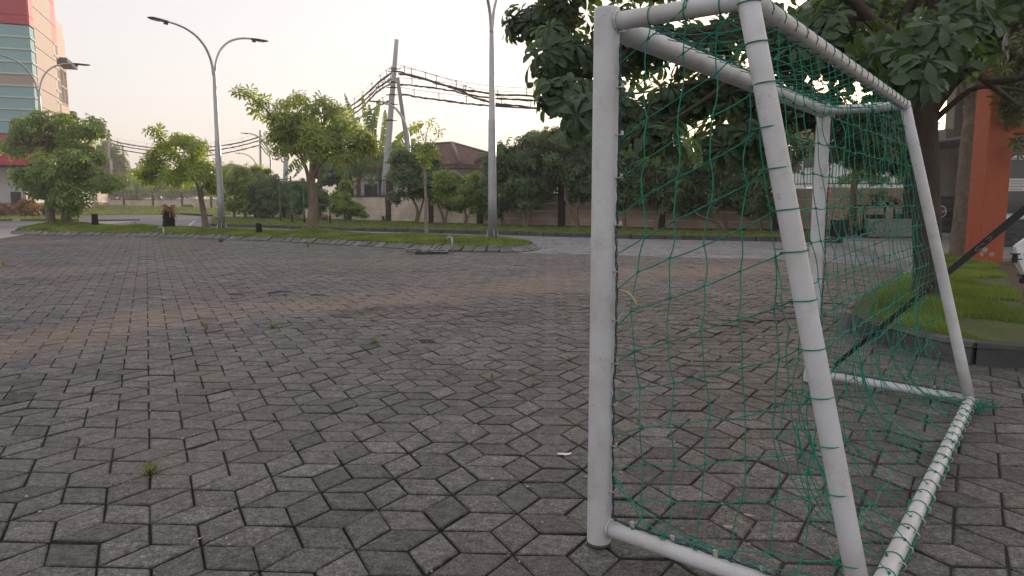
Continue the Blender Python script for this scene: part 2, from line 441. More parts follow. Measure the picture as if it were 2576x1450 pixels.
# island outline
ISN = [(-19.3,28.2), (-15.2,27.0), (-11.1,25.25), (-8.5,23.7), (-6.05,22.14), (-4.1,20.6), (-2.0,19.0), (-1.0,18.5), (-.2,18.33), (.35,18.6), (.62,19.1)]
ISF = [(.75,20.2), (.2,21.8), (-2.2,23.9), (-6,26.4), (-11,29.6), (-17,33.2), (-20.8,35.3), (-22.6,34.6), (-22.0,31.6), (-20.4,29.0)]
ISL = smooth_line(ISN+ISF, 4, closed=True)
LOTX = [-70, -30, -19.2, -11.1, -6.05, -2, .6, 6.9, 7.8, 30]
LOTY = [36, 31, 28.2, 25.25, 22.14, 19.0, 18.2, 15.8, 13.8, 9]
BED = [gp(2138,831), gp(2200,764), gp(2262,711), gp(2296,676), (9.3,15.2), (10.9,14.95), (13.2,13.2), (11.5,7.5), (6.2,5.2), gp(2740,934), gp(2576,925), gp(2431,913), gp(2310,890), gp(2191,858)]
BED = [np.array(p[:2]) for p in BED]
MOUNDS = [(-20.9,32.8,.16,1.5), (-17.9,30.4,.05,1.0), (-15.6,29.6,.13,.9), (-13.7,28.2,.10,1.1), (-10.9,27.2,.05,1.2), (-7.1,25.3,.13,1.1), (-.6,20.4,.07,1.1), (-3,22,.05,2)]
def inset(poly, d):
    P = np.array([p[:2] for p in poly], float); A = np.roll(P, 1, 0); B = np.roll(P, -1, 0); t = B-A; t /= np.linalg.norm(t, axis=1)[:, None]
    n = np.stack([-t[:, 1], t[:, 0]], -1); area = np.sum(P[:, 0]*B[:, 1]-B[:, 0]*P[:, 1])
    return [p for p in P+n*d*(1 if area > 0 else -1)]
def isl_z(x, y):
    d = float(dist_line(ISL+[ISL[0]], np.array([x]), np.array([y]))[0])
    z = .125+.10*min(1, d/1.2)+.05*noise.noise(Vector((x*.55, y*.55, 3)))*min(1, d)
    for mx, my, mh, ms in MOUNDS: z += mh*math.exp(-((x-mx)**2+(y-my)**2)/(2*ms*ms*.35))
    return z
def bed_z(x, y):
    return .15+.12*math.exp(-((x-4.55)**2+(y-7.8)**2)/1.2)+.10*math.exp(-((x-6.3)**2+(y-9.2)**2)/2.2)+.045*noise.noise(Vector((x*1.3, y*1.3, 5)))
# pavers
def lattice():
    L = .2635*H; th = -.57428; o = np.array([-.2051, 2.3283])*H
    u = L*np.array([math.cos(th), math.sin(th)]); v = L*np.array([math.cos(th+2*math.pi/3), math.sin(th+2*math.pi/3)]); s = L/math.sqrt(3)
    n = 190
    I, J = np.meshgrid(np.arange(-n, n), np.arange(-n, n)); I = I.ravel(); J = J.ravel()
    O = o+I[:, None]*u+J[:, None]*v
    C = []; A = []
    for w in (u, v, u+v):
        C.append(O+w/2); A.append(np.full(len(O), math.atan2(w[1], w[0])))
    return np.concatenate(C), np.concatenate(A), L, s
PC, PA, PL, PS = lattice()
fr = (PC[:, 1] > .2) & (np.abs(PC[:, 0]) < .80*PC[:, 1]+3.4) & (PC[:, 1] < 47)
PC, PA = PC[fr], PA[fr]
lotm = PC[:, 1] < np.interp(PC[:, 0], LOTX, LOTY)
in_bed = inside(BED, PC[:, 0], PC[:, 1]) & (dist_line(BED+[BED[0]], PC[:, 0], PC[:, 1]) > .25)
in_isl = inside(ISL, PC[:, 0], PC[:, 1]) & (dist_line(ISL+[ISL[0]], PC[:, 0], PC[:, 1]) > .25)
def heave(x, y):
    return 0.012*(noise.noise(Vector((x*.45, y*.45, 9))))
DUST = [(gp(-200,905), .55), (gp(150,850), .55), (gp(420,795), .5), (gp(700,775), .45), (gp(1000,752), .42), (gp(1300,722), .42), (gp(1600,690), .5), (gp(2050,668), .6)]
DUST2 = [gp(-150,692), gp(60,690), gp(300,672), gp(520,668)]
DUST3 = [gp(560,668), gp(800,655), gp(1050,660)]
DUST4 = [gp(-100,612), gp(200,606), gp(420,612)]
def stains(X, Y):
    n1 = fnoise(X, Y, .9, 1.0)*.5; n2 = fnoise(X, Y, 2.6, 4.0)*.25
    d = dist_line([p for p, _ in DUST], X, Y)
    dust = .62*np.clip(1.15-(d/(.55+.04*Y))-n1, 0, 1)
    for q, w, k in ((DUST2, .9, .32), (DUST3, .8, .28), (DUST4, 1.5, .35)):
        dust = np.maximum(dust, k*np.clip(1.2-dist_line(q, X, Y)/w-n1, 0, 1))
    dark = np.zeros(len(X))
    for a, w, k in (([gp(870,793), gp(960,775), gp(1130,774)], .22, 1.0), ([gp(1180,790), gp(1320,782)], .18, .7), ([gp(1350,765), gp(1450,756), gp(1520,752)], .25, .6), ([gp(-40,1030), gp(60,995)], .10, .9),
                    ([gp(912,862), gp(940,876)], .06, .8), ([gp(1010,858), gp(1040,862)], .06, .9), ([gp(60,1150), gp(120,1180)], .12, .6), ([gp(1850,820), gp(2010,790)], .2, .8), ([gp(1790,850), gp(1930,800)], .10, .5), ([gp(940,812), gp(1000,815)], .08, .5)):
        dark = np.maximum(dark, k*np.clip(1.3-dist_line(a, X, Y)/w-n1*.6-n2, 0, 1))
    return dust, dark
def paver_shape(dep=.028, bevel=.0075, gap=.0040, lod=0):
    a = PL/2; b = PS/2                           # half diagonals
    k = (a*b)/math.hypot(a, b)
    def ring(off): f = 1-off/k; return [(a*f, 0), (0, b*f), (-a*f, 0), (0, -b*f)]
    r0 = ring(gap); r1 = ring(gap+bevel)
    if lod == 0:
        V = [(x, y, -dep) for x, y in r0]+[(x, y, -bevel*.55) for x, y in r0]+[(x, y, 0) for x, y in r1]
        F = [[i, (i+1) % 4, (i+1) % 4+4, i+4] for i in range(4)]+[[i+4, (i+1) % 4+4, (i+1) % 4+8, i+8] for i in range(4)]+[[8,9,10,11]]
    else:
        V = [(x, y, -dep) for x, y in r0]+[(x, y, 0) for x, y in r0]
        F = [[i, (i+1) % 4, (i+1) % 4+4, i+4] for i in range(4)]+[[4,5,6,7]]
    return np.array(V), np.array(F)
def bake_pavers(idx, lod, tilt=.012, gap=.0040):
    V0, F0 = paver_shape(lod=lod, gap=gap); m = len(idx); nv = len(V0)
    c, s = np.cos(PA[idx]+RNG.normal(0, .006, m)), np.sin(PA[idx])
    s = np.where(True, s, s)
    sc2 = 1+RNG.normal(-.004, .003, m); JJ = np.tile(RNG.normal(0, .0011, (m, 4, 2)), (1, nv//4, 1)); LX = V0[None, :, 0]*sc2[:, None]+JJ[:, :, 0]; LY = V0[None, :, 1]*sc2[:, None]+JJ[:, :, 1]
    X = LX*c[:, None]-LY*s[:, None]; Y = LX*s[:, None]+LY*c[:, None]
    tx, ty = RNG.normal(0, tilt, (2, m, 1)); hz = RNG.normal(0, .0015, (m, 1))
    base = np.array([heave(x, y) for x, y in PC[idx]])[:, None]
    cx = PC[idx, 0] + RNG.normal(0, .0012, m); cy = PC[idx, 1] + RNG.normal(0, .0012, m)
    # uneven strip of lifted pavers
    lift = np.exp(-dist_line([gp(1750,830), gp(2010,790), gp(2020,760)], PC[idx, 0], PC[idx, 1])/.35)[:, None]*RNG.uniform(0, .022, (m, 1))
    Z = V0[None, :, 2]+tx*X+ty*Y+hz+base+lift
    V = np.stack([X+cx[:, None], Y+cy[:, None], Z], -1).reshape(-1, 3)
    F = (F0[None]+np.arange(m)[:, None, None]*nv).reshape(-1, 4)
    tone = np.repeat(RNG.beta(2.6, 3.0, m)+ (RNG.random(m) < .012)*.7, nv)
    return V, F, tone, nv
paving = kind(link('paving', (lambda a: (a.prism([(-60,-1.5), (40,-1.5), (40,12), (8,13.8), (6.9,15.8), (.6,18.2), (-2,19.0), (-6.05,22.14), (-11.1,25.25), (-19.2,28.2), (-30,31), (-60,35)], -.05, -.010), a)[1])(Acc()).mesh('paving', M_SAND)), 'structure')
lot_idx = np.where(lotm & ~in_bed & ~in_isl)[0]
px_, py_ = np.array([proj(x, y, 0) for x, y in PC[lot_idx]]).T
vis = (px_ > -60) & (px_ < 2640) & (py_ < 1500)
dd = np.hypot(PC[lot_idx, 0], PC[lot_idx, 1]); dd[~vis] = 1e9
order = np.argsort(dd); near = lot_idx[order[:296]]; rest = lot_idx[order[296:]]
V0, F0 = paver_shape(lod=0)
variants = []
for k in range(28):
    a = Acc(); V = V0.copy(); jc = RNG.normal(0, .0011, (4, 2)); V[:4, :2] += jc; V[4:8, :2] += jc; V[8:, :2] += jc+RNG.normal(0, .0008, (4, 2)); V[:, :2] *= 1+RNG.normal(-.004, .003); V[8:, 2] += RNG.normal(0, .0005, 4)
    a.add(V, F0, [RNG.beta(2.6, 3.0)]*12, smooth=False)
    me = a.mesh('paver', M_PAVER, attrs={'dust': np.zeros(12), 'dark': np.zeros(12), 'rim': np.r_[np.ones(8), np.zeros(4)]}); variants.append(me)
for i in near:
    o = link('paver', variants[RNG.integers(28)], paving)
    x, y = PC[i]
    o.location = (x+RNG.normal(0, .0012), y+RNG.normal(0, .0012), heave(x, y)+RNG.normal(0, .0015))
    o.rotation_euler = (RNG.normal(0, .012), RNG.normal(0, .012), PA[i]+RNG.normal(0, .006)+math.pi*int(RNG.integers(2)))
V, F, tone, nv = bake_pavers(rest, 0)
ctr = PC[rest]; du, dk = stains(V[:, 0], V[:, 1]) if False else stains(ctr[:, 0], ctr[:, 1])
# smooth per-corner stain strength for near ones
du = np.repeat(du, nv); dk = np.repeat(dk, nv)
a = Acc(); a.add(V, F, tone, smooth=False)
kind(a.obj('farther_pavers', M_PAVER, paving, attrs={'dust': du, 'dark': dk, 'rim': np.tile(np.r_[np.ones(8), np.zeros(4)]*.8, len(rest))}), 'stuff')
# road beyond the island and the seam
road = kind(link('road', (lambda a: (a.prism([(-120,31.2), (-30,31.2), (-19.2,28.4), (-11.1,25.5), (-6.05,22.4), (-2,19.3), (.6,18.5), (7.0,16.0), (8.0,14.0), (14,14), (14,30), (-10,47), (-30,100), (-120,100)], -.045, -.012), a)[1])(Acc()).mesh('road', M_ROADP, attrs=None)), 'structure')
rd = np.where(~lotm & ~in_isl & (PC[:, 1] < 44))[0]
V, F, tone, nv = bake_pavers(rd, 1, tilt=.008, gap=.003)
a = Acc(); a.add(V, F, tone*.6+.3, smooth=False)
cd = stains(PC[rd][:, 0], PC[rd][:, 1])[0]*.3
kind(a.obj('road_pavers', M_ROADP, road, attrs={'dust': np.repeat(cd, nv), 'dark': np.zeros(len(V))}), 'stuff')
a = Acc(); a.prism([(-120,44), (-23,44), (14,44), (-10,47.5), (-30,100), (-120,100)], -.02, -.001); kind(a.obj('far_road_surface', M_ROADP), 'structure')
# pale concrete crossing slab on the left
a = Acc(); P = [gp(*q) for q in ((-60,584), (0,578), (190,563.5), (215,560), (350,556.5), (260,566), (150,577), (62,591), (-60,612))]
a.prism([p[:2] for p in P][::-1], -.02, .016); kind(a.obj('concrete_path', M_SLAB), 'structure')
p0, p1 = gp(491,555), gp(470,573); dv = (p1-p0)[:2]; nrm = np.array([-dv[1], dv[0]])/np.linalg.norm(dv)*.055
a = Acc(); a.quad((*(p0[:2]-nrm), .006), (*(p1[:2]-nrm), .006), (*(p1[:2]+nrm), .006), (*(p0[:2]+nrm), .006)); kind(a.obj('painted_line', M_WLINE), 'structure')
# ------------------------------------------------------------------ island
island = sheet('island', inset(ISL, .25), isl_z, M_TURF, .38, skirt=0.0)
def stone_mesh(prof, ln, mat_, tone, j=.006):
    a = Acc(); n = len(prof); x = ln/2
    V = np.array([(-x, p[0], p[1]) for p in prof]+[(x, p[0], p[1]) for p in prof]); V[:, 2] += RNG.normal(0, j, 2*n)*(V[:, 2] > .02); V[:, 1] += RNG.normal(0, j, 2*n)
    b = .008; V2 = V.copy()
    V[:n, 0] += 0
    a.add(V, [list(range(n))[::-1], [i+n for i in range(n)]]+[[i, (i+1) % n, (i+1) % n+n, i+n] for i in range(n)], tone, smooth=False)
    return a.mesh('kerb_stone', mat_)
PROF_SLANT = [(0, -.04), (-.02, .03), (.04, .045), (.13, .08), (.20, .13), (.30, .155), (.30, -.04)][::-1]
PROF_BLOCK = [(0, -.04), (0, .13), (.02, .15), (.13, .15), (.13, -.04)][::-1]
PROF_BIG = [(0, -.04), (0, .12), (.03, .155), (.06, .165), (.19, .165), (.20, -.04)][::-1]
def kerb(pts, prof, ln, gap, mat_, parent, nvar=6, name='kerb_stone', jit=.012, j=.006):
    ms = [stone_mesh(prof, ln-gap, mat_, RNG.random(), j) for _ in range(nvar)]
    for x, y, h in poly_pts(pts, ln):
        o = link(name, ms[RNG.integers(nvar)], parent); o.location = (x+RNG.normal(0, jit*.5), y+RNG.normal(0, jit*.5), RNG.normal(0, jit*.4)); o.rotation_euler = (0, RNG.normal(0, jit), h+RNG.normal(0, jit*1.6))
kl = [p for p in smooth_line(ISN+ISF, 4, closed=True)]
nI = len(ISN)*4
kerb([(x, y) for x, y in kl[:nI]]+[tuple(kl[nI])], PROF_SLANT, .36, .050, M_KERB, island, jit=.02)
kerb([(x, y) for x, y in kl[nI:]]+[tuple(kl[0])], PROF_SLANT, .5, .02, M_KERB, island, nvar=3)
def turf(name, poly, zf, n, h, mat_=None, mask=None, parent=None, blades=3, w=.006):
    lo = np.min([p[:2] for p in poly], 0); hi = np.max([p[:2] for p in poly], 0)
    X = RNG.uniform(lo[0], hi[0], n*3); Y = RNG.uniform(lo[1], hi[1], n*3)
    k = inside(poly, X, Y)
    if mask is not None: k &= mask(X, Y)
    X, Y = X[k][:n], Y[k][:n]; m = len(X)
    gxs = np.linspace(lo[0], hi[0], 70); gys = np.linspace(lo[1], hi[1], 70)
    GZ = np.array([[zf(p, q) for q in gys] for p in gxs])
    fx = np.clip((X-lo[0])/(hi[0]-lo[0])*69, 0, 68.999); fy = np.clip((Y-lo[1])/(hi[1]-lo[1])*69, 0, 68.999); ix = fx.astype(int); iy = fy.astype(int); fx -= ix; fy -= iy
    Z = GZ[ix, iy]*(1-fx)*(1-fy)+GZ[ix+1, iy]*fx*(1-fy)+GZ[ix, iy+1]*(1-fx)*fy+GZ[ix+1, iy+1]*fx*fy
    pt = fnoise(X, Y, 1.3, 7)
    X = np.repeat(X, blades)+RNG.normal(0, .018, m*blades); Y = np.repeat(Y, blades)+RNG.normal(0, .018, m*blades); Z = np.repeat(Z, blades); pt = np.repeat(pt, blades); m *= blades
    a = RNG.uniform(0, 2*np.pi, m); hh = h*RNG.uniform(.45, 1.25, m)*(1+.5*pt); ww = w*RNG.uniform(.7, 1.5, m); ln = RNG.uniform(.2, .9, m)*hh
    b = RNG.uniform(0, 2*np.pi, m)
    P0 = np.stack([X-np.cos(a)*ww, Y-np.sin(a)*ww, Z-.01], -1); P1 = np.stack([X+np.cos(a)*ww, Y+np.sin(a)*ww, Z-.01], -1)
    P2 = np.stack([X+np.cos(b)*ln, Y+np.sin(b)*ln, Z+hh], -1)
    V = np.stack([P0, P1, P2], 1).reshape(-1, 3); F = np.arange(m*3).reshape(-1, 3)
    ac = Acc(); ac.add(V, F, np.repeat(np.clip(RNG.uniform(0, 1, m)*.7+pt*.6+.15, 0, 1), 3), smooth=False)
    o = ac.obj(name, mat_ or M_GRASS, parent); kind(o, 'stuff'); return o
ISLin = [np.array(p) for p in ISL]
cI = np.array([-9.5, 26.0])
turf('island_grass', ISL, isl_z, 42000, .055, mask=lambda X, Y: dist_line(ISL+[ISL[0]], X, Y) > .2, w=.011)
# ------------------------------------------------------------------ verge in front of the boundary wall
VK = [gp(527,570), gp(631,573), gp(900,582), gp(1260,591.5), gp(1560,601), gp(1960,608.5), gp(2120,612)]
VK = [np.array(p[:2]) for p in VK]
WALLP = [(-15.6,50.5), (-11.6,46.6), (-6.9,42.3), (-1.6,36.7), (3.8,33.0), (11,29.5), (19.5,25.6)]
VERGE = VK+[np.array(p) for p in ((13.2,24.5), (15,28.4), (11.2,30), (4,33.4), (-1.2,37), (-6.5,42.6), (-15.2,51), (-29,66), (-36,76))]+[np.array(gp(538,541)[:2])]
def verge_z(x, y): return .138+(.02+.04*noise.noise(Vector((x*.2, y*.2, 2))))*min(1, float(dist_line(VK, np.array([x]), np.array([y]))[0])/1.2)
verge = sheet('verge', VERGE, verge_z, M_TURF, .9)
kerb(VK, PROF_BLOCK, .60, .03, M_KERBD, verge, nvar=5, j=.004)
kerb([np.array(gp(538,541)[:2]), VK[0]], PROF_BLOCK, .8, .03, M_KERB, verge, nvar=3, j=.004)
turf('verge_grass', VERGE, verge_z, 45000, .06, w=.016, mask=lambda X, Y: (dist_line(VERGE+[VERGE[0]], X, Y) > .15) & (Y < 52) & ~((dist_line(WALLP, X, Y) < 1.5+fnoise(X, Y, .4, 3)*1.2) & (X > 0)))
SOILS = [(x, y-1.9) for x, y in ((3.8,33), (11,29.5), (13.2,28.4))]
a = Acc(); kind(sheet('soil_strip', [(0.5,33.5), (4,31.2), (8,29.2), (12.6,26.9), (14.2,28), (11,29.8), (4,33.3), (1,35)], lambda x, y: verge_z(x, y)+.02, M_SOIL, .8), 'structure')
# far lawn on the left with its low rise
def lawn_z(x, y): return .0+.30*max(0, min(1, (y-67)/28))+.55*math.exp(-((x+50)**2/130+(y-88)**2/60))+.06*noise.noise(Vector((x*.15, y*.15, 1)))
LAWN = [gp(230,545)[:2], gp(300,541)[:2], gp(535,540)[:2], (-33,74), (-26,66), (-30,99), (-80,99), (-56,90), (-50,73)]
LAWN = [(-45.5,66), (-42,68), (-37,72), (-30,72.5), (-26,70), (-27,98), (-30,102), (-75,102), (-57,97), (-49,75)]
sheet('far_lawn', LAWN, lawn_z, M_TURF, 1.6, skirt=-.05)
turf('far_lawn_grass', LAWN, lawn_z, 14000, .12, w=.03)
STRIP = [gp(-120,557)[:2], gp(0,557)[:2], gp(200,556.5)[:2], gp(235,552)[:2], (-42.5,66), (-50,76), (-58,96), (-41.5,60.5), (-60,53)]
STRIP = [np.array(gp(-160,558)[:2]), np.array(gp(0,557)[:2]), np.array(gp(200,556.5)[:2]), np.array([-32.5,52.0]), np.array([-38.5,62]), np.array([-49,80]), np.array([-52,97]), np.array([-54.5,96]), np.array([-41,60.2]), np.array([-60,53])]
bstrip = sheet('building_verge', STRIP, lambda x, y: .14+.02*noise.noise(Vector((x*.5, y*.5, 4))), M_TURF, .9, skirt=-.05)
kerb(STRIP[:3], PROF_BLOCK, .62, .05, M_KERBL, bstrip, nvar=4, j=.004)
turf('building_verge_grass', STRIP, lambda x, y: .14, 12000, .09, w=.02)
a = Acc(); p0, p1 = gp(244,556), gp(352,555); dv = p1-p0
a.bbox((p0+p1)/2+np.array([0,0,.035]), (np.linalg.norm(dv), .25, .09), math.atan2(dv[1], dv[0]), .03)
tag(a.obj('drain_kerb', M_KERBD), 'long dark kerb beam lying across the road behind the multi-stemmed tree', 'kerb')
# ------------------------------------------------------------------ right-hand tree bed
SPL = [gp(2505,668,.12)[:2], gp(2556,765,.15)[:2], gp(2600,830,.15)[:2]]
BEDG = [BED[0], BED[1], BED[2], BED[3], np.array([9.3,15.2]), SPL[0], SPL[1], SPL[2], BED[9], BED[10], BED[11], BED[12], BED[13]]
bed = sheet('tree_bed', BEDG, bed_z, M_TURF, .22)
SOILP = [SPL[0], np.array([10.9,14.95]), np.array([13.2,13.2]), np.array([11.5,7.5]), np.array([6.2,5.2]), BED[9], SPL[2], SPL[1]]
sheet('bare_soil', SOILP, lambda x, y: bed_z(x, y)-.005, M_SOIL, .4)
kerb([BED[3], BED[2], BED[1], BED[0]], PROF_BIG, .62, .02, M_KERB, bed, nvar=4, j=.005)
kerb([BED[0], BED[13], BED[12], BED[11], BED[10], BED[9]], PROF_BIG, .40, .025, M_KERBD, bed, nvar=5, jit=.02, j=.008)
a = Acc(); th = np.linspace(0, 1, 7)
for k in range(3):
    V = []
    for t in th: V.append((k*.135-.2, -.02-.24*t, .168+.03*math.sin(t*3.14)-.20*t*t))
    W = [(x+.125, y, z) for x, y, z in V]; lowr = [(x, y, -.03) for x, y, z in V]; lw = [(x+.125, y, -.03) for x, y, z in V]
    n = 7; A = V+W+lowr+lw
    F = [[i, i+1, i+1+n, i+n] for i in range(n-1)]+[[i+2*n, i+1+2*n, i+1, i] for i in range(n-1)]+[[i+n, i+1+n, i+1+3*n, i+3*n] for i in range(n-1)]+[[n-1, 2*n-1, 4*n-1, 3*n-1]]
    a.add(A, F, .3+.2*k)
o = a.mesh('rounded_corner_stone', M_KERB); o = link('corner_stone', o, bed); o.location = (BED[0][0]+.10, BED[0][1]+.02, -.02); o.rotation_euler = (0, 0, -.45)
turf('bed_grass', BEDG, bed_z, 52000, .060, blades=3, w=.0035, mask=lambda X, Y: (dist_line([BED[3], BED[2], BED[1], BED[0], BED[13], BED[12], BED[11], BED[10], BED[9]], X, Y) > .17) & (fnoise(X, Y, .8, 8) > -.25+.35*np.clip((X/Y-.62)*8, 0, 1)))
# forecourt of the right-hand building
FC = [BED[3], np.array([10.2,21.9]), np.array([12.6,26.2]), np.array([30,24]), np.array([30,10]), np.array([13.2,13.2]), np.array([10.9,14.95]), np.array([9.3,15.2])]
sheet('forecourt', FC, lvl(.12), M_CONC, 3, skirt=-.05)
PV2 = [np.array(p) for p in (VK[-1], (15.5,20.4), (17,25), (14.5,28.3), (13.2,24.5))]
# ------------------------------------------------------------------ buildings
def wall_quad_parts(): pass
TU = np.array([-.349, .937]); TV = np.array([-.937, -.349])      # along the side wall away; along the front wall to the left
BT = np.array([-38.1, 58.0]); BL = np.array([-40.75, 60.0])
def hz(x, y, P): return at(x, y, P[1])[2]
def face_box(acc, o, d, s0, s1, z0, z1, th, out=0.0, tone=None, nrm=None):
    """a slab on a vertical face: origin o, direction d, span s0..s1, height z0..z1, thickness th behind the face offset by out"""
    n = nrm if nrm is not None else np.array([d[1], -d[0]])
    c = o+d*(s0+s1)/2+n*(out-th/2)
    acc.bbox((c[0], c[1], (z0+z1)/2), (s1-s0, th, z1-z0), math.atan2(d[1], d[0]), .012, tone)
office = thing('office_building', 'tall office building with red panels, teal glass bands and beige cladding at the left edge', 'building', (BT[0], BT[1], 0))
NF = -TU                                  # front face looks towards the camera
NS = -TV                                  # side face looks to the right
def fr_(acc, s0, s1, z0, z1, out, th=.2, tone=None): face_box(acc, BT, TV, s0, s1, z0, z1, th, out, tone, NF)
def sd_(acc, s0, s1, z0, z1, out, th=.2, tone=None): face_box(acc, BT, TU, s0, s1, z0, z1, th, out, tone, NS)
Zc = lambda y, x=85: hz(x, y, BT)
a = Acc()
core = [BT+TV*.25+TU*.25, BT+TV*14+TU*.25, BT+TV*14+TU*8.9, BT+TV*.25+TU*8.9]
a.prism(core, Zc(417)+.05, 24); a.obj('tower_core', M_GREYC, office)
ys = [-90, 0-0, 42, 65]
# red top bands
for y0, y1 in ((-140, -66), (-66, 41), (41, 64)):
    a = Acc(); fr_(a, 0, 14, Zc(y1)+.03, Zc(y0), .10); a.obj('red_panel', M_RED, office)
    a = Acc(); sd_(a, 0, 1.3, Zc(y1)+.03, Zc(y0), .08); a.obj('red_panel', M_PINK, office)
bands = [64, 95, 126, 158, 188]
s3 = BT+TV*3.4
for y0, y1 in zip(bands[:-1], bands[1:]):
    z1, z0 = Zc(y0, 80), Zc(y1, 80)
    a = Acc(); fr_(a, .04, 14, z0+.05, z1-.05, .02); g_ = a.obj('glass_panel', M_TEAL, office)
    a = Acc(); sd_(a, .04, 1.26, z0+.05, z1-.05, .02); a.obj('glass_panel', M_TEAL, office)
    a = Acc(); fr_(a, -.08, 14, z0-.06, z0+.05, .12); sd_(a, -.08, 1.3, z0-.06, z0+.05, .12); a.obj('mullion', M_FRAME, office)
z1, z0 = Zc(188, 85), Zc(218, 90)
a = Acc(); fr_(a, .04, 14, z0+.05, z1-.06, .03); sd_(a, .04, 1.26, z0+.05, z1-.06, .03); a.obj('beige_band', M_BEIGE, office)
bands2 = [218, 247, 277, 306, 340]
for y0, y1 in zip(bands2[:-1], bands2[1:]):
    z1, z0 = Zc(y0, 90), Zc(y1, 90)
    a = Acc(); fr_(a, .04, 3.55, z0+.05, z1-.05, .02); a.obj('glass_panel', M_TEAL, office)
    a = Acc(); sd_(a, .04, 1.26, z0+.05, z1-.05, .02); a.obj('glass_panel', M_TEAL, office)
    a = Acc(); fr_(a, -.08, 3.6, z1-.05, z1+.05, .12); sd_(a, -.08, 1.3, z1-.05, z1+.05, .12); a.obj('mullion', M_FRAME, office)
for y0, y1 in ((340, 377), (379, 417)):
    z1, z0 = Zc(y0, 95), Zc(y1, 95)
    a = Acc(); fr_(a, 0, 3.5, z0+.03, z1-.03, .06); a.obj('red_panel', M_RED, office)
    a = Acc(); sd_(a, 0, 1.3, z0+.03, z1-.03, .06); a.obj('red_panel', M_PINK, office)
for y0, y1 in ((218, 258), (260, 300), (302, 342), (344, 376), (378, 417)):
    z1, z0 = Zc(y0, 95), Zc(y1, 95)
    for s0, s1 in ((3.62, 8.4), (8.43, 14)):
        a = Acc(); fr_(a, s0, s1, z0+.02, z1-.02, .07); a.obj('grey_panel', M_GREYC, office)
a = Acc(); fr_(a, 3.5, 3.62, Zc(417), Zc(216), .14); a.obj('mullion', M_FRAME, office)
# side cladding: beige panels, then a red strip over cream panels
zz = [Zc(417)]+[Zc(y, 110) for y in (345, 300, 262, 214, 160, 108, 58, 4, -60, -140)]
for z0, z1 in zip(zz[:-1], zz[1:]):
    a = Acc(); sd_(a, 1.33, 7.35, z0+.02, z1-.02, .05); a.obj('cladding_panel', M_BEIGE, office)
    red = z0 > 14.0
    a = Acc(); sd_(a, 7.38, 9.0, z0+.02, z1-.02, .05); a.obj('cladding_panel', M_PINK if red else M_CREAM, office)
P7 = BT+TU*5.95
for k in range(8):
    zt = 15.3-k*1.02
    a = Acc(); sd_(a, 7.5, 8.9, zt-.10, zt, .14); a.obj('sun_fin', M_FRAME, office)
    a = Acc(); sd_(a, 8.3, 8.9, zt-.85, zt-.15, .07); a.obj('window', M_DGLASS, office)
# lower rear block with strip windows and awning
PR = BT+TU*10
zr1 = 18.2
a = Acc(); c0 = BT+TU*9.05+TV*.35; c1 = BT+TU*14.2+TV*.35
a.prism([c0, c0+TV*12, c1+TV*12, c1], 5.0, zr1-1.2); a.obj('rear_block', M_CREAM, office)
a = Acc(); a.prism([c0, c0+TV*3, c0+TU*4.6+TV*3, c0+TU*4.6], zr1-1.2, zr1-.1); a.obj('rear_block', M_CREAM, office)
zw1, zw0 = hz(182, 262-10, PR), hz(178, 372, PR)
zw1 = hz(188, 300, BT+TU*11.5)+2.0
for k in range(3):
    s0 = 9.7+k*1.35
    wz1 = 13.7; wz0 = 10.5
    a = Acc(); face_box(a, BT+TV*.35, TU, s0, s0+1.1, wz0, wz1, .1, .03, None, NS); w_ = a.obj('window', M_DGLASS, office)
    a = Acc()
    for q in (0, .5, 1.0): face_box(a, BT+TV*.35, TU, s0+q, s0+q+.1, wz0, wz1, .1, .09, None, NS)
    for q in (0, .5, 1): face_box(a, BT+TV*.35, TU, s0, s0+1.1, wz0+(wz1-wz0)*q-.06, wz0+(wz1-wz0)*q+.06, .1, .10, None, NS)
    a.obj('window_frame', M_CREAM, w_)
a = Acc(); face_box(a, BT+TV*.35, TU, 9.4, 13.9, wz1+.35, wz1+.7, 1.2, 1.0, None, NS); a.obj('awning', M_GREYW, office)
a = Acc(); e = BT+TU*15.4+TV*.7; a.bbox((e[0], e[1], hz(205, 312, e)), (1.3, 1.2, 2.4), .35, .05); a.obj('roof_housing', M_GREYW, office)
# low side wing with windows and stone base
WB = BL; wing_len = 38.0
zt = 7.6
a = Acc(); a.prism([WB, WB+TV*16, WB+TV*16+TU*wing_len, WB+TU*wing_len], 1.25, Zc(417)-.06); lw = a.obj('ground_floor_wall', M_CREAM, office)
a = Acc(); face_box(a, WB, TV, .02, 16, 1.25, Zc(417)-.1, .2, .02, None, NF); a.obj('ground_floor_wall', M_WHITEW, office)
a = Acc(); face_box(a, BT+TU*14.25, TU, 0, 10, Zc(417)-.1, 9.5, 8, .0, None, NS); a.obj('upper_wing_wall', M_CREAM, office)
for k in range(5):
    s = 14.7+k*1.95; zt1 = 8.9
    a = Acc(); sd_(a, s, s+1.1, Zc(417)+.4, zt1, .03, .1); w_ = a.obj('window', M_FRAME, office)
for k in range(26):
    s = 0+k*wing_len/26
    a = Acc(); face_box(a, WB, TU, s+.02, s+wing_len/26-.02, 0, .6, .3, .14, None, NS); a.obj('stone', M_STONEL, office)
    a = Acc(); face_box(a, WB, TU, s+.02-.4*(k > 0), s+wing_len/26-.42, .62, 1.2, .3, .13, None, NS); a.obj('stone', M_STONEL, office)
for k in range(9):
    for r in range(3):
        a = Acc(); o_ = .9*(r % 2); face_box(a, WB, TV, k*1.8+.02-o_*(k > 0), k*1.8+1.78-o_, r*.4, r*.4+.385, .3, .12+.01*r, None, NF); a.obj('stone', M_STONE, office)
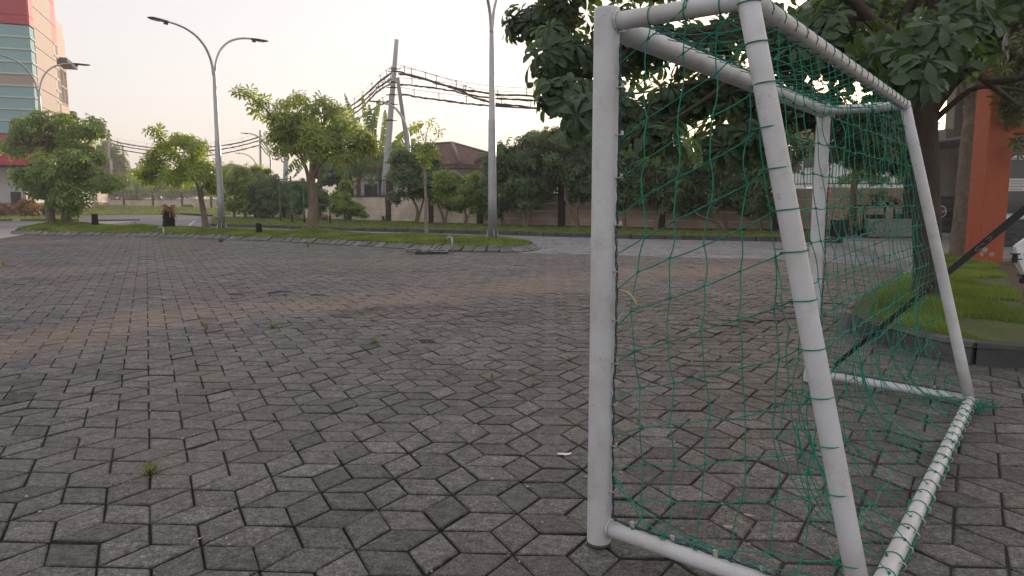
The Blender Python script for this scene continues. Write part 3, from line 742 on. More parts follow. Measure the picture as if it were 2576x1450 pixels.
a = Acc(); face_box(a, WB, TU, -.1, wing_len, 1.2, 1.36, .3, .18, None, NS); face_box(a, WB, TV, 0.0, 16, 1.2, 1.36, .3, .18, None, NF); a.obj('ledge', M_WHITEW, office)
for k, (s0, s1) in enumerate(((11.5, 14.2), (15.2, 18.4), (20.0, 22.6), (23.6, 26.2))):
    a = Acc(); face_box(a, WB, TU, s0, s1, 1.45, 4.6, .1, .05, None, NS); w_ = a.obj('window', M_FRAME, office)
    a = Acc()
    for q in np.linspace(s0+.15, s1-.35, 5): face_box(a, WB, TU, q, q+.22, 1.6, 4.4, .1, .075, None, NS)
    a.obj('pane', M_TEAL, w_)
a = Acc(); e = WB+TU*wing_len; a.bbox((e[0]+.8, e[1]-1.5, 5.6), (1.4, 1.8, 2.6), .35, .05); a.obj('service_box', M_GREYW, office)
a = Acc(); e = at(45, 350+103, 59.3); a.bbox((e[0], e[1]-.3, hz(45, 460, BT)-1.2), (.75, .5, .95), .35, .04); a.bbox((e[0]+.1, e[1]-.3, hz(45, 460, BT)-1.85), (.3, .3, .4), .35, .03)
tag(a.obj('wall_speaker', M_BLACK), 'black box speaker mounted on the white wall under the red panels', 'speaker')
# ---------------------------------------------------------------- boundary wall with fence
def wall_run(P, n_bays, label, zb, hw=1.5, hf=.95, indiv=False, slabs=4, post_w=.34, pk=.14, cope=True, matw=None, name='boundary_wall'):
    P = [np.array(p, float) for p in P]; seg = [np.linalg.norm(b-a) for a, b in zip(P[:-1], P[1:])]; cum = np.concatenate([[0], np.cumsum(seg)]); T = cum[-1]
    def pt(t):
        i = min(len(seg)-1, int(np.searchsorted(cum, t, 'right')-1)); return P[i]+(P[i+1]-P[i])*(t-cum[i])/seg[i]
    root = thing(name, label, 'wall', (*P[0], 0))
    Q = [pt(T*k/n_bays) for k in range(n_bays+1)]
    for k, q in enumerate(Q):
        d = Q[min(k+1, n_bays)]-Q[max(k-1, 0)]; h = math.atan2(d[1], d[0]); z = zb(q)
        a = Acc(); a.bbox((q[0], q[1], z+(hw+hf)/2-.1), (post_w, post_w, hw+hf+.25), h, .02); a.obj('post', M_WPOST, root)
    for k, (p, q) in enumerate(zip(Q[:-1], Q[1:])):
        d = q-p; L = np.linalg.norm(d); d /= L; h = math.atan2(d[1], d[0]); c = (p+q)/2; z = zb(c)
        for s in range(slabs):
            a = Acc(); hh = hw/slabs
            a.bbox((c[0], c[1], z+hh*(s+.5)-.05*(s == 0)), (L-post_w+.02, .12, hh-.012+.1*(s == 0)), h, .006, .2+.6*RNG.random()); a.obj('wall_panel', matw or M_WALL, root)
        if cope:
            a = Acc(); a.bbox((c[0], c[1], z+hw+.05), (L-post_w+.02, .24, .10), h, .01); a.obj('coping', M_COPE, root)
        z1 = z+hw+.12
        a = Acc(); a.box((c[0], c[1], z1+.06), (L-post_w, .04, .035), h); a.box((c[0], c[1], z1+hf-.1), (L-post_w, .04, .035), h); a.obj('fence_rail', M_IRON, root)
        m = int(L/pk); ac = Acc()
        for j in range(m):
            r = p+d*(post_w/2+(L-post_w)*(j+.5)/m)
            if indiv:
                b = Acc(); b.box((r[0], r[1], z1+hf/2), (.022, .022, hf), h); b.obj('picket', M_IRON, root)
            else: ac.box((r[0], r[1], z1+hf/2), (.022, .022, hf), h)
        if not indiv: kind(ac.obj('pickets', M_IRON, root), 'stuff')
    return root
wall_run([(-1.6,36.7), (-6.9,42.3), (-15.6,50.5), (-19.3,53.9)], 6, 'cream boundary wall with brown posts and black railing running behind the saplings and exercise bars', lambda q: .10)
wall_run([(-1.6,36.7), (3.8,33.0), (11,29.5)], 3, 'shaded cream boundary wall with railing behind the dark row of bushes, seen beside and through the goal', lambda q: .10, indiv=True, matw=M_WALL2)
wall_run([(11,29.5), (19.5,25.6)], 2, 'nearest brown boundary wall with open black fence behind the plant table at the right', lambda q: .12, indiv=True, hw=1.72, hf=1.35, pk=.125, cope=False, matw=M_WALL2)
wall_run([(-78,99), (-34,100)], 11, 'distant cream wall with dark posts beyond the far lawn at the left', lambda q: .20, hw=1.32, hf=1.1, pk=.22, post_w=.26)
# ---------------------------------------------------------------- houses behind the wall
def hip_roof(root, c, L, W, rz, z0, zr, ov=.7, cols=70):
    R_ = np.array([[math.cos(rz), -math.sin(rz)], [math.sin(rz), math.cos(rz)]])
    x, y = L/2+ov, W/2+ov; rl = max(.2, (L-W)/2)
    def T(p): q = R_ @ np.array(p[:2]); return (c[0]+q[0], c[1]+q[1], p[2])
    faces = [[(-x,-y,z0), (x,-y,z0), (rl,0,zr), (-rl,0,zr)], [(x,y,z0), (-x,y,z0), (-rl,0,zr), (rl,0,zr)], [(x,-y,z0), (x,y,z0), (rl,0,zr)], [(-x,y,z0), (-x,-y,z0), (-rl,0,zr)]]
    a = Acc()
    for f in faces: a.add([T(p) for p in f], [list(range(len(f)))], .4, smooth=False)
    a.prism([T(p)[:2] for p in ((-x,-y,0), (x,-y,0), (x,y,0), (-x,y,0))], z0-.25, z0-.01)
    rf = a.obj('roof', M_ROOF, root)
    b = Acc()
    for f in faces:                                            # tile ridges running down each slope
        A, B = np.array(f[0]), np.array(f[1]); n = int(np.linalg.norm(B-A)/.30)
        top = [np.array(p) for p in f[2:]]
        for k in range(n):
            t = (k+.5)/n; p = A+(B-A)*t; u = (B-A)/np.linalg.norm(B-A)
            mid = (top[0]+top[-1])/2; sl = mid-(A+B)/2; sl -= u*np.dot(sl, u)
            hl = np.linalg.norm(B-A)/2; s = abs(np.dot(p-(A+B)/2, u)); half = np.linalg.norm(top[0]-top[-1])/2 if len(top) > 1 else 0
            fr2 = 1.0 if s <= half else max(0, (hl-s)/(hl-half))
            if fr2 < .03: continue
            e = p+sl*fr2*.985; N_ = int(max(1, np.linalg.norm(e-p)/.36))
            for j in range(N_):
                q0, q1 = p+(e-p)*j/N_, p+(e-p)*(j+1)/N_
                up = np.array([0, 0, .055]); W2 = u*.105
                V = [T(q0-W2+up*.3), T(q0+up*1.5), T(q0+W2+up*.3), T(q1-W2+up*.05), T(q1+up*.8), T(q1+W2+up*.05)]
                b.add([(v[0], v[1], v[2]) for v in V], [[0,1,4,3], [1,2,5,4], [0,2,1]], RNG.random(), smooth=False)
    kind(b.obj('roof_tiles', M_ROOF, rf), 'stuff')
    r = Acc()
    for p, q in (((-rl,0,zr), (rl,0,zr)), ((-x,-y,z0), (-rl,0,zr)), ((x,-y,z0), (rl,0,zr)), ((x,y,z0), (rl,0,zr)), ((-x,y,z0), (-rl,0,zr))):
        r.tube([np.array(T(p))+[0,0,.06], np.array(T(q))+[0,0,.06]], .13, 6)
    r.obj('ridge', M_ROOF, rf)
def house(label, c, L, W, rz, zw, zr, ov=.7, loc='house'):
    root = thing('house', label, 'house', (c[0], c[1], 0), 'houses behind the boundary wall')
    R_ = np.array([[math.cos(rz), -math.sin(rz)], [math.sin(rz), math.cos(rz)]])
    P = [np.array(c)+R_ @ np.array(p) for p in ((-L/2,-W/2), (L/2,-W/2), (L/2,W/2), (-L/2,W/2))]
    a = Acc(); a.prism(P, 0, zw-.2); a.obj('wall', M_WHITEW, root)
    hip_roof(root, c, L, W, rz, zw, zr, ov)
    d = R_ @ np.array([1, 0]); n = R_ @ np.array([0, -1])
    for s in (-.3, .25):
        q = np.array(c)+d*L*s+n*(W/2+.03)
        a = Acc(); a.bbox((q[0], q[1], zw-1.7), (1.6, .12, 1.3), rz, .02); w = a.obj('window', M_FRAME, root)
        a = Acc(); a.box((q[0]+n[0]*.07, q[1]+n[1]*.07, zw-1.7), (1.35, .03, 1.05), rz); a.obj('pane', M_DGLASS, w)
    return root
house('white house with brown tiled hip roof standing behind the sapling and the cream wall', (-5.3, 54.5), 10.5, 8.5, R(-36), 3.75, 5.6)
house('second house whose brown roof shows above the tall bushes left of the near goal post', (5.3, 46.5), 10.5, 8.5, R(-33), 3.75, 6.1)
house('pale far house sized to block the sun, seen only through the fence gap behind the plant table', (29.6, 63), 9, 7, R(-28), 6.4, 9.2)  # glimpsed house, its size and place set to stop the low sun
house('pale house wall glimpsed between leaves through the near side net', (14.8, 48.0), 6.5, 5, R(-25), 3.5, 4.9)
# ------------------------------------------------------------------ football goal
GA = np.array([.335, 2.60]); GB = np.array([2.17, 5.05]); GW = (GB-GA)/np.linalg.norm(GB-GA); GD = np.array([GW[1], -GW[0]])
GL = float(np.linalg.norm(GB-GA)); DT, GH = .50, 1.985
def DBW(w): return .935+.048*w/GL
def G(w, d, z): p = GA+GW*w+GD*d; return np.array([p[0], p[1], z])
goal = thing('football_goal', 'white tubular steel football goal with green net standing on the pavers at the right', 'goal', (*((GA+GB)/2+GD*.4), 0))
def pipe(name, a_, b_, r, n=20, parent=goal):
    a = Acc(); P = [lerp(a_, b_, t) for t in np.linspace(0, 1, 9)]; a.tube(P, r, n); return a.obj(name, M_GOAL, parent)
PR_ = .046
for w in (0, GL):
    a = Acc(); c = G(w, 0, 0)
    a.lathe((c[0], c[1], 0), [(.0455, .004), (PR_, .012), (PR_, GH-.012), (.0445, GH-.002), (.0425, GH), (.040, GH-.006), (.039, GH-.02)], 28); p_ = a.obj('post', M_GOAL, goal)
    a = Acc(); a.lathe((c[0], c[1], 0), [(.0468, .001), (.0468, .010), (.0462, .014)], 24); a.obj('base_rust', M_RUST, p_)
cb = pipe('crossbar', G(.03, .0, 1.93), G(GL-.03, .0, 1.93), .044)
for w in (0, GL):
    pipe('roof_bar', G(w, .03, 1.935), G(w, DT, 1.935), .031)
    pipe('ground_bar', G(w, .03, .075), G(w, DBW(w), .040), .030)
    s = 1 if w == 0 else -1
    leg = pipe('rear_leg', G(w, DT-.005, 1.955), G(w, DBW(w), .03), .0335)
pipe('rear_top_bar', G(-.01, DT, 1.935), G(GL+.01, DT, 1.935), .032)
pipe('rear_ground_bar', G(-.01, DBW(0), .040), G(GL+.01, DBW(GL), .040), .031)
# weld beads
a = Acc()
for w in (0, GL):
    for p, q, r in ((G(w, .047, 1.935), GD, .034), (G(w, .047, .074), GD, .033)):
        ring = [p+np.array([q[0]*0-GW[0]*math.cos(t)*r, q[1]*0-GW[1]*math.cos(t)*r, math.sin(t)*r]) for t in np.linspace(0, 2*math.pi, 17)]
        b = Acc(); b.tube(ring, .004, 5, cap=False); b.obj('weld_bead', M_GOAL, goal)
# hooks: small flat steel brackets on posts and bars
def hook_mesh():
    a = Acc(); a.bbox((.012, 0, 0), (.024, .016, .0035), 0, .001); a.bbox((.0245, 0, .006), (.0035, .016, .015), 0, .001); a.bbox((.0, 0, -.003), (.004, .018, .012), 0, .001)
    return a.mesh('net_hook', M_HOOK)
HM = hook_mesh()
a = Acc(); a.tube([(.014*math.cos(t), 0, .014*math.sin(t)) for t in np.linspace(-.5, 4.4, 12)], .0028, 6); RM = a.mesh('hook_ring', M_HOOK)
def put(me, name, p, rz, rx=0, ry=0):
    o = link(name, me, goal); o.location = [float(q) for q in (np.array(p)-root_loc(goal))]; o.rotation_euler = (rx, ry, rz); return o
hd = math.atan2(GD[1], GD[0])
for w in (0, GL):
    for z in np.arange(.22, 1.9, .167): put(HM, 'net_hook', G(w, PR_-.002, z+RNG.normal(0, .006)), hd)
    for d in np.arange(.14, .95, .16):
        p = G(w, d, .075-.035*d+.029); put(HM, 'net_hook', p, hd+math.pi/2, 0, -math.pi/2+.2)
for w in np.arange(.12, GL, .145): put(RM, 'net_hook', G(w, DBW(w)+.034, .045), math.atan2(GW[1], GW[0])+math.pi/2+RNG.normal(0, .2))
for w in np.arange(.15, GL, .19): put(HM, 'net_hook', G(w, .012, 1.93+.043), hd, 0, -math.pi/2)
# nets
CR = .0023
def wavy(P, amp):
    P = np.array(P); n = len(P)
    return P+RNG.normal(0, amp, P.shape)*np.sin(np.linspace(0, math.pi, n))[:, None]
KV = np.array([(1,0,0),(-1,0,0),(0,1,0),(0,-1,0),(0,0,1),(0,0,-1)], float)
KF = np.array([(0,2,4),(2,1,4),(1,3,4),(3,0,4),(2,0,5),(1,2,5),(3,1,5),(0,3,5)])
def knot(a, p, d=None, r=.0065):
    d = np.array([1,0,0.]) if d is None else d/np.linalg.norm(d)
    t = np.linspace(0, 2*math.pi*1.35, 9); ph = RNG.uniform(0, 6)
    u = np.cross(d, [.3,.2,1.]); u /= np.linalg.norm(u); w = np.cross(d, u)
    P = np.array([p+u*math.cos(q+ph)*r*.62+w*math.sin(q+ph)*r*.62+d*(q/8.5-.5)*r*1.5 for q in t])
    a.tube(P, CR*.98, 4, cap=False)
def cord(a, P, r=CR, n=5): a.tube(np.array(P), r, n, cap=False)
def curve_between(p, q, sag, side=None, n=7):
    p, q = np.array(p), np.array(q); out = []
    for t in np.linspace(0, 1, n):
        x = lerp(p, q, t); s = 4*t*(1-t)*sag; x = x+np.array([0,0,-s])
        if side is not None: x = x+side*4*t*(1-t)
        out.append(x)
    return out
def leg_d(z, w): return DT+(DBW(w)-DT)*(1.955-z)/(1.955-.03)
def side_net(w, name, sgn):
    a = Acc(); nv = np.array([GW[0], GW[1], 0])*(-sgn)
    cols = [.15, .275, .395, .52, .63, .74, .85]
    k0 = -8; nodes = {}
    for k in range(-8, 7):
        zp = 1.12+.134*k; zl = 1.41+.142*k
        if k == -8: zp, zl = .10, .20
        row = []
        zp2 = max(zp, .085)
        z_at = lambda d: zp2+(zl-zp2)*d/.62 if k > -3 else zp2+(zl-zp2)*d/(.62+.045*(-k-2))
        dmax = None
        for d in np.linspace(.05, 1.0, 60):
            z = z_at(d)
            if z < 1.955 and d <= leg_d(z, w)+.002: dmax = d
        if dmax is None or zp2 > 1.90: continue
        row.append(G(w, .052, zp2))
        for ci, c in enumerate(cols):
            z = z_at(c)
            if c < dmax-.03 and z < 1.90:
                slack = max(0, (-k-3))*.006
                p = G(w, c+RNG.normal(0, .006)+(.02*math.sin(k*.8) if k < 0 else 0), z-slack*math.sin(math.pi*c/dmax)+RNG.normal(0, .004))+nv*(.012*RNG.normal()-.01)
                nodes[(ci, k)] = p; row.append(p)
        zend = z_at(dmax); e = G(w, dmax, min(zend, 1.935))
        row.append(e+nv*.036 if zend >= 1.93 else e-GD_3*.038+nv*.006)
        loose = 1.0 if k > -5 else 2.4
        for p, q in zip(row[:-1], row[1:]): cord(a, curve_between(p, q, RNG.uniform(0, .004)*loose, nv*RNG.normal(0, .002)))
        for p in row[1:-1]: knot(a, p, GD_3)
        # wrap round the leg or the roof bar
        if zend < 1.93:
            cx = e; R2 = .0365; hx = np.array([GD[0], GD[1], 0]); ts = np.linspace(math.pi*.97, -.35, 11)
            cord(a, [cx+nv*R2*math.sin(t)+hx*R2*math.cos(t)+np.array([0,0,.012*(i/10)]) for i, t in enumerate(ts)]); knot(a, cx-hx*.040+nv*.010, GD_3)
        else:
            ts = np.linspace(0, math.pi*1.6, 9); cord(a, [e+nv*.034*math.cos(t)+np.array([0,0,.034*math.sin(t)])+np.array([GD[0], GD[1], 0])*.01*i/8 for i, t in enumerate(ts)])
    for ci in range(len(cols)):
        ks = sorted(k for c, k in nodes if c == ci)
        if not ks: continue
        for k, k2 in zip(ks[:-1], ks[1:]): cord(a, curve_between(nodes[(ci, k)], nodes[(ci, k2)], 0, np.array([GD[0], GD[1], 0])*RNG.normal(0, .008)+nv*RNG.normal(0, .004)))
        top = nodes[(ci, ks[-1])]; bot = nodes[(ci, ks[0])]
        if cols[ci] < DT-.02:
            e = G(w, cols[ci]+.02, 1.935); cord(a, curve_between(top, e-np.array([0,0,.033]), 0))
            ts = np.linspace(-math.pi/2, math.pi*1.5, 11); cord(a, [e+nv*.034*math.cos(t)+np.array([0,0,.034*math.sin(t)])+np.array([GD[0], GD[1], 0])*.014*i/10 for i, t in enumerate(ts)])
        e = G(w, min(cols[ci], .93), .075-.035*cols[ci]+.032); cord(a, curve_between(bot, e, .0, nv*.02+np.array([GD[0], GD[1], 0])*RNG.normal(0, .02)))
    # slack second cord sagging low along the ground bar
    pts = [G(w, .055, .30), G(w, .10, .26), G(w, .16, .20), G(w, .26, .165), G(w, .42, .13), G(w, .60, .115), G(w, .78, .13), G(w, .93, .16)]
    cord(a, smooth_line([p+nv*.01 for p in pts], 4)); [knot(a, p+nv*.01, GD_3) for p in pts[1:-1]]
    pts = [G(w, .06, .27), G(w, .12, .20), G(w, .20, .13), G(w, .33, .11), G(w, .50, .10)]
    cord(a, smooth_line([p-nv*.008 for p in pts], 4)); [knot(a, p-nv*.008, GD_3) for p in pts[1:-1]]
    kind(a.obj(name, M_NET, goal), 'stuff')
    # dark edge rope, loosely spiralled, down the post and along the ground bar
    b = Acc(); z = np.arange(.12, 1.86, .012)
    for ph in (0, 2.1):
        b.tube([G(w, .0560+.0035*math.cos(q*70+ph)+.003*math.sin(q*9), q)+nv*(.0035*math.sin(q*70+ph)+.002*math.sin(q*23)) for q in z], .0022, 5, cap=False)
    d = np.arange(.06, .95, .012)
    for ph in (0, 2.1):
        b.tube([G(w, q, .075-.035*q+.034+.004*math.cos(q*60+ph)+.004*abs(math.sin(q*20)))+nv*(.004*math.sin(q*60+ph)-.004) for q in d], .0024, 5, cap=False)
    b.obj('edge_rope', M_ROPE, goal)
GD_3 = np.array([GD[0], GD[1], 0])
side_net(0, 'side_net', 1)
side_net(GL, 'side_net', -1)
# back net: hung from the rear top bar, slack and gathered towards the ground bar
def back_pt(u, v):
    """u along the width 0..1, v from the rear top bar (0) to the rear ground bar (1)"""
    w = u*GL; z = 1.92+(0.07-1.92)*v; d = DT+(DBW(w)-DT)*v
    belly = math.sin(math.pi*min(1, v*1.0))**1.1
    low = max(0, (v-.55)/.45)
    inw = .06*belly+.19*math.sin(math.pi*low)*(.55+.45*math.sin(math.pi*u))
    z2 = z-.02*belly-.10*math.sin(math.pi*low)*math.sin(math.pi*u)
    z2 = max(z2, .03)
    return G(w, d-inw, z2)
a = Acc(); NC, NR = 22, 15; N2 = {}
for i in range(NC+1):
    for j in range(NR+1):
        u = i/NC; v = j/NR
        jit = .003+.016*(j > NR-5)
        p = back_pt(u, v)+np.array([RNG.normal(0, jit*.8), RNG.normal(0, jit*.8), RNG.normal(0, jit*.7) if 0 < j < NR else 0])
        if j == 0: p = back_pt(u, 0)
        p[2] = max(p[2], .012); N2[i, j] = p
for j in range(1, NR+1):
    for i in range(NC):
        sg = RNG.uniform(.0, .008)+(.018*RNG.random() if j > NR-6 else 0)
        P = curve_between(N2[i, j], N2[i+1, j], sg, GD_3*RNG.normal(0, .004)); cord(a, P)
        if i: knot(a, N2[i, j], np.array([GW[0], GW[1], 0]))
for i in range(NC+1):
    for j in range(NR):
        P = curve_between(N2[i, j], N2[i, j+1], 0, GD_3*RNG.normal(0, .006)+np.array([GW[0], GW[1], 0])*RNG.normal(0, .005)*(1+2*(j > NR-6))); cord(a, P, CR*.85, 4)
    # loops round the bars
    c = G(i/NC*GL, DT, 1.935); ts = np.linspace(-math.pi*.6, math.pi*1.2, 11)
    cord(a, [c-GD_3*.0345*math.cos(t)+np.array([0,0,.0345*math.sin(t)])+np.array([GW[0], GW[1], 0])*.012*k/10 for k, t in enumerate(ts)], CR*.9, 4)
    c = G(min(i/NC, .985)*GL+.02, DBW(i/NC*GL), .040); ts = np.linspace(-.4, math.pi*1.05, 9)
    cord(a, [c-GD_3*.034*math.cos(t)+np.array([0,0,.034*math.sin(t)])+np.array([GW[0], GW[1], 0])*.016*k/8 for k, t in enumerate(ts)], CR, 4)
# extra drooping strands where the net is gathered
for k in range(26):
    u = RNG.uniform(.03, .97); v0 = RNG.uniform(.62, .8); p = back_pt(u, v0); q = back_pt(min(.98, u+RNG.uniform(.02, .09)), .97)
    cord(a, [x if x[2] > .012 else np.array([x[0], x[1], .012]) for x in curve_between(p, q, RNG.uniform(.03, .13), -GD_3*RNG.uniform(.0, .10))], CR*.9, 4)
kind(a.obj('back_net', M_NET, goal), 'stuff')
# roof net
a = Acc(); NR2 = 4; N3 = {}
for i in range(NC+1):
    for j in range(NR2+1):
        u = i/NC; v = j/NR2; p = G(u*GL+RNG.normal(0, .004), .02+(DT-.05)*v, 1.955-.05*math.sin(math.pi*v)*(.6+.4*math.sin(math.pi*u))-.0*v)+np.array([0,0,RNG.normal(0, .003)])
        if 0 < i < NC: p = p+np.array([GW[0], GW[1], 0])*(.10*v)
        N3[i, j] = p
for i in range(NC+1):
    for j in range(NR2): cord(a, curve_between(N3[i, j], N3[i, j+1], .003), CR, 5)
for j in range(NR2+1):
    for i in range(NC):
        cord(a, curve_between(N3[i, j], N3[i+1, j], .004), CR, 5)
        if i and 0 < j < NR2: knot(a, N3[i, j], np.array([GW[0], GW[1], 0]))
kind(a.obj('roof_net', M_NET, goal), 'stuff')
b = Acc(); u = np.arange(.05, GL-.03, .012)
for ph in (0, 2.4):
    b.tube([G(q, .018+.006*math.cos(q*52+ph)+.006*math.sin(q*17), 1.977+.004*math.sin(q*52+ph)) for q in u], .0026, 5, cap=False)
b.obj('edge_rope', M_ROPE, goal)
b = Acc()
for ph in (0, 2.4):
    b.tube([G(q, DBW(q)+.030+.005*math.cos(q*60+ph)+.005*math.sin(q*13), .030+.006*math.sin(q*60+ph)) for q in u], .0026, 5, cap=False)
for k in range(60):       # frayed tangle at the far rear corner
    c = G(GL-.05-abs(RNG.normal(0, .10)), DBW(GL)+.05+RNG.normal(0, .025), .02); q = c+RNG.normal(0, .045, 3); q[2] = abs(q[2])*.8+.006
    cord(b, curve_between(c, q, -.02, RNG.normal(0, .03, 3)*[1,1,0]), .0016, 4)
b.obj('edge_rope', M_NET, goal)
a = Acc(); a.tube(smooth_line([G(0, .068, .99), G(0, .10, .985), G(0, .125, .965), G(0, .14, .94)], 3), .0045, 6); a.obj('cable_tie', M_LEAFDRY, goal)
# ------------------------------------------------------------------ foliage
def leaf_tpl(L, w, shape, e0, e1, lod):
    """one leaf pointing along +X: lengths, half widths, bend from elevation e0 to e1"""
    if shape == 'ob': st = [0, .3, .62, .88, 1.0]; hw = [.03, .42, .92, .86, 0]
    elif shape == 'la': st = [0, .25, .5, .8, 1.0]; hw = [.04, .85, 1.0, .55, 0]
    if lod == 2: st = [0, .4, .78, 1.0]; hw = [0, .8, .8, 0] if shape == 'la' else [0, .55, 1.0, 0]
    pts = []; x = z = 0; prev = 0
    for t in st:
        e = e0+(e1-e0)*t; x += math.cos(e)*(t-prev)*L; z += math.sin(e)*(t-prev)*L; prev = t; pts.append((x, z))
    V = []; F = []
    if lod == 2:
        V = [(pts[0][0], 0, pts[0][1])]
        for i in (1, 2): V += [(pts[i][0], hw[i]*w/2, pts[i][1]+.05*w), (pts[i][0], -hw[i]*w/2, pts[i][1]+.05*w)]
        V.append((pts[3][0], 0, pts[3][1])); F = [[0,2,1], [1,2,4,3], [3,4,5]]
    else:
        V = [(pts[0][0], 0, pts[0][1])]
        for i in (1, 2, 3): V += [(pts[i][0], hw[i]*w/2, pts[i][1]+.16*w*hw[i]), (pts[i][0], 0, pts[i][1]), (pts[i][0], -hw[i]*w/2, pts[i][1]+.16*w*hw[i])]
        V.append((pts[4][0], 0, pts[4][1]))
        F = [[0,2,1], [0,3,2]]
        for i in (0, 1): o = 1+3*i; F += [[o, o+1, o+4, o+3], [o+1, o+2, o+5, o+4]]
        F += [[7,8,10], [8,9,10]]
    return np.array(V), F
def rosette_tpl(L, w, n, shape='ob', lod=2, e0=.45, e1=-.5):
    V = []; F = []; k = 0
    for i in range(n):
        lv, lf = leaf_tpl(L*random.uniform(.72, 1.08), w*random.uniform(.85, 1.1), shape, e0+random.uniform(-.25, .25), e1+random.uniform(-.4, .3), lod)
        a = i/n*2*math.pi+random.uniform(-.25, .25); c, s = math.cos(a), math.sin(a)
        lv = lv+np.array([.015, 0, random.uniform(-.02, .01)])
        V.append(np.stack([lv[:, 0]*c-lv[:, 1]*s, lv[:, 0]*s+lv[:, 1]*c, lv[:, 2]], -1)); F += [[q+k for q in f] for f in lf]; k += len(lv)
    return np.concatenate(V), F
def frames(axis):
    m = len(axis); z = axis/np.linalg.norm(axis, axis=1)[:, None]
    r = RNG.standard_normal((m, 3)); x = np.cross(r, z); x /= np.linalg.norm(x, axis=1)[:, None]; y = np.cross(z, x)
    return np.stack([x, y, z], -1)
def bake(acc, tpls, P, A, S, tone):
    Rm = frames(A); m = len(P); which = RNG.integers(len(tpls), size=m)
    for k, (V, F) in enumerate(tpls):
        id_ = np.where(which == k)[0]
        if not len(id_): continue
        W = np.einsum('mij,vj->mvi', Rm[id_], V)*S[id_][:, None, None]+P[id_][:, None, :]
        nv = len(V); by = {}
        for f in F: by.setdefault(len(f), []).append(f)
        acc.add(W.reshape(-1, 3), [(np.array(q)[None]+(np.arange(len(id_))*nv)[:, None, None]).reshape(-1, n) for n, q in by.items()], np.repeat(np.clip(tone[id_], 0, 1), nv), smooth=False)
def blob_pts(c, r, n, lo=.45, flat=.3):
    k = max(5, int(n/16)); u = RNG.standard_normal((k, 3)); u /= np.linalg.norm(u, axis=1)[:, None]      # twig-end clumps
    ur = (lo**3+(1-lo**3)*RNG.random(k))**(1/3)*RNG.uniform(.78, 1.16, k)
    w = RNG.integers(k, size=n); v = u[w]*ur[w][:, None]+RNG.normal(0, .24, (n, 3))*[1, 1, .9]
    rr = np.linalg.norm(v, axis=1); P = c+v*r; v = v/rr[:, None]
    ax = v*np.array([1, 1, .6])+np.array([0, 0, flat+.35])+RNG.normal(0, .35, (n, 3))
    return P, ax, rr
def px_blob(b, Y):
    """(px, py, half width, half height[, extra distance]) sighted at distance Y"""
    yy = Y+(b[4] if len(b) > 4 else 0)
    c = at(b[0], b[1], yy); s = yy/FP
    return c, np.array([b[2]*s, b[2]*s*.85, b[3]*s])
def limb(acc, P, r0, r1, n=7, wob=.05):
    P = np.array(P, float); Q = np.array(smooth_line(P, 4)); r = np.linspace(r0, r1, len(Q))
    acc.tube(Q, r, n, wob=wob)
def tree(label, base, Y, trunk, blobs, n, lmat, bark, L=.16, w=.055, nl=7, shape='ob', name='tree', group=None, r0=.13, cat='tree', extra=None, lo=.45, sc_=(.75, 1.15), e0=.45, e1=-.5, up=.3, flare=1.5, twigs=None, zb=None):
    b = np.array(base, float)
    root = thing(name, label, cat, b, group)
    a = Acc(); tops = []
    for st in trunk:                       # each stem: list of sighted points, radius scale
        rs, pts = st[0], st[1]
        P = [at(x, y, Y) for x, y in pts]; P[0] = np.array([P[0][0], P[0][1]+st[2] if len(st) > 2 else P[0][1], b[2]-.05])
        if len(st) > 2: P = [p+np.array([0, st[2], 0]) for p in P[:1]]+[p+np.array([0, st[2]*1.3, 0]) for p in P[1:]]
        Q = np.array(smooth_line(P, 5)); t = np.linspace(0, 1, len(Q)); r = r0*rs*(1-.55*t)*(1+(flare-1)*np.exp(-t*9))
        a.tube(Q, r, 12, wob=.035); tops.append((Q[-1], r[-1], Q))
    a.obj('trunk', bark, root)
    B = [px_blob(q, Y) for q in blobs]
    a = Acc()
    for c, r in B:                         # limbs into every lobe
        d = [np.linalg.norm(tp[0]-c) for tp in tops]; tp = tops[int(np.argmin(d))]
        q0 = tp[2][int(len(tp[2])*RNG.uniform(.7, .99))]
        limb(a, [q0, lerp(q0, c, .45)+np.array([RNG.normal(0, .1), RNG.normal(0, .1), .12*np.linalg.norm(c-q0)]), c], tp[1]*.75, tp[1]*.22, 6)
        for k in range(5):
            v = RNG.standard_normal(3); v[2] = abs(v[2])*.8; v /= np.linalg.norm(v)
            limb(a, [lerp(q0, c, .75), c+v*r*.45, c+v*r*.85], tp[1]*.28, tp[1]*.09, 4)
    if twigs:
        for pts, rr in twigs: limb(a, [at(x, y, Y) for x, y in pts], rr, rr*.35, 5)
    kind(a.obj('branches', bark, root), 'stuff')
    tp = [rosette_tpl(L, w, nl, shape, 2, e0, e1) for _ in range(6)]
    vol = np.array([r[0]*r[2] for c, r in B]); cnt = np.maximum(8, (n*vol/vol.sum()).astype(int)); a = Acc()
    for (c, r), m in zip(B, cnt):
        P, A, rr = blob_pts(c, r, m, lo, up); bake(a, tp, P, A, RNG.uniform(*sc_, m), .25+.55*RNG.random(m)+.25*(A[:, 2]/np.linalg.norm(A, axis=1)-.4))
    if extra:
        for (x, y, m, sp) in extra:
            c = at(x, y, Y); s = Y/FP*sp; P = c+RNG.normal(0, 1, (m, 3))*s; bake(a, tp, P, RNG.normal(0, .5, (m, 3))+[0,0,.8], RNG.uniform(.8, 1.1, m), RNG.random(m))
    kind(a.obj('crown', lmat, root), 'stuff')
    return root
GI = 'whorled-leaf trees planted on the grass island'
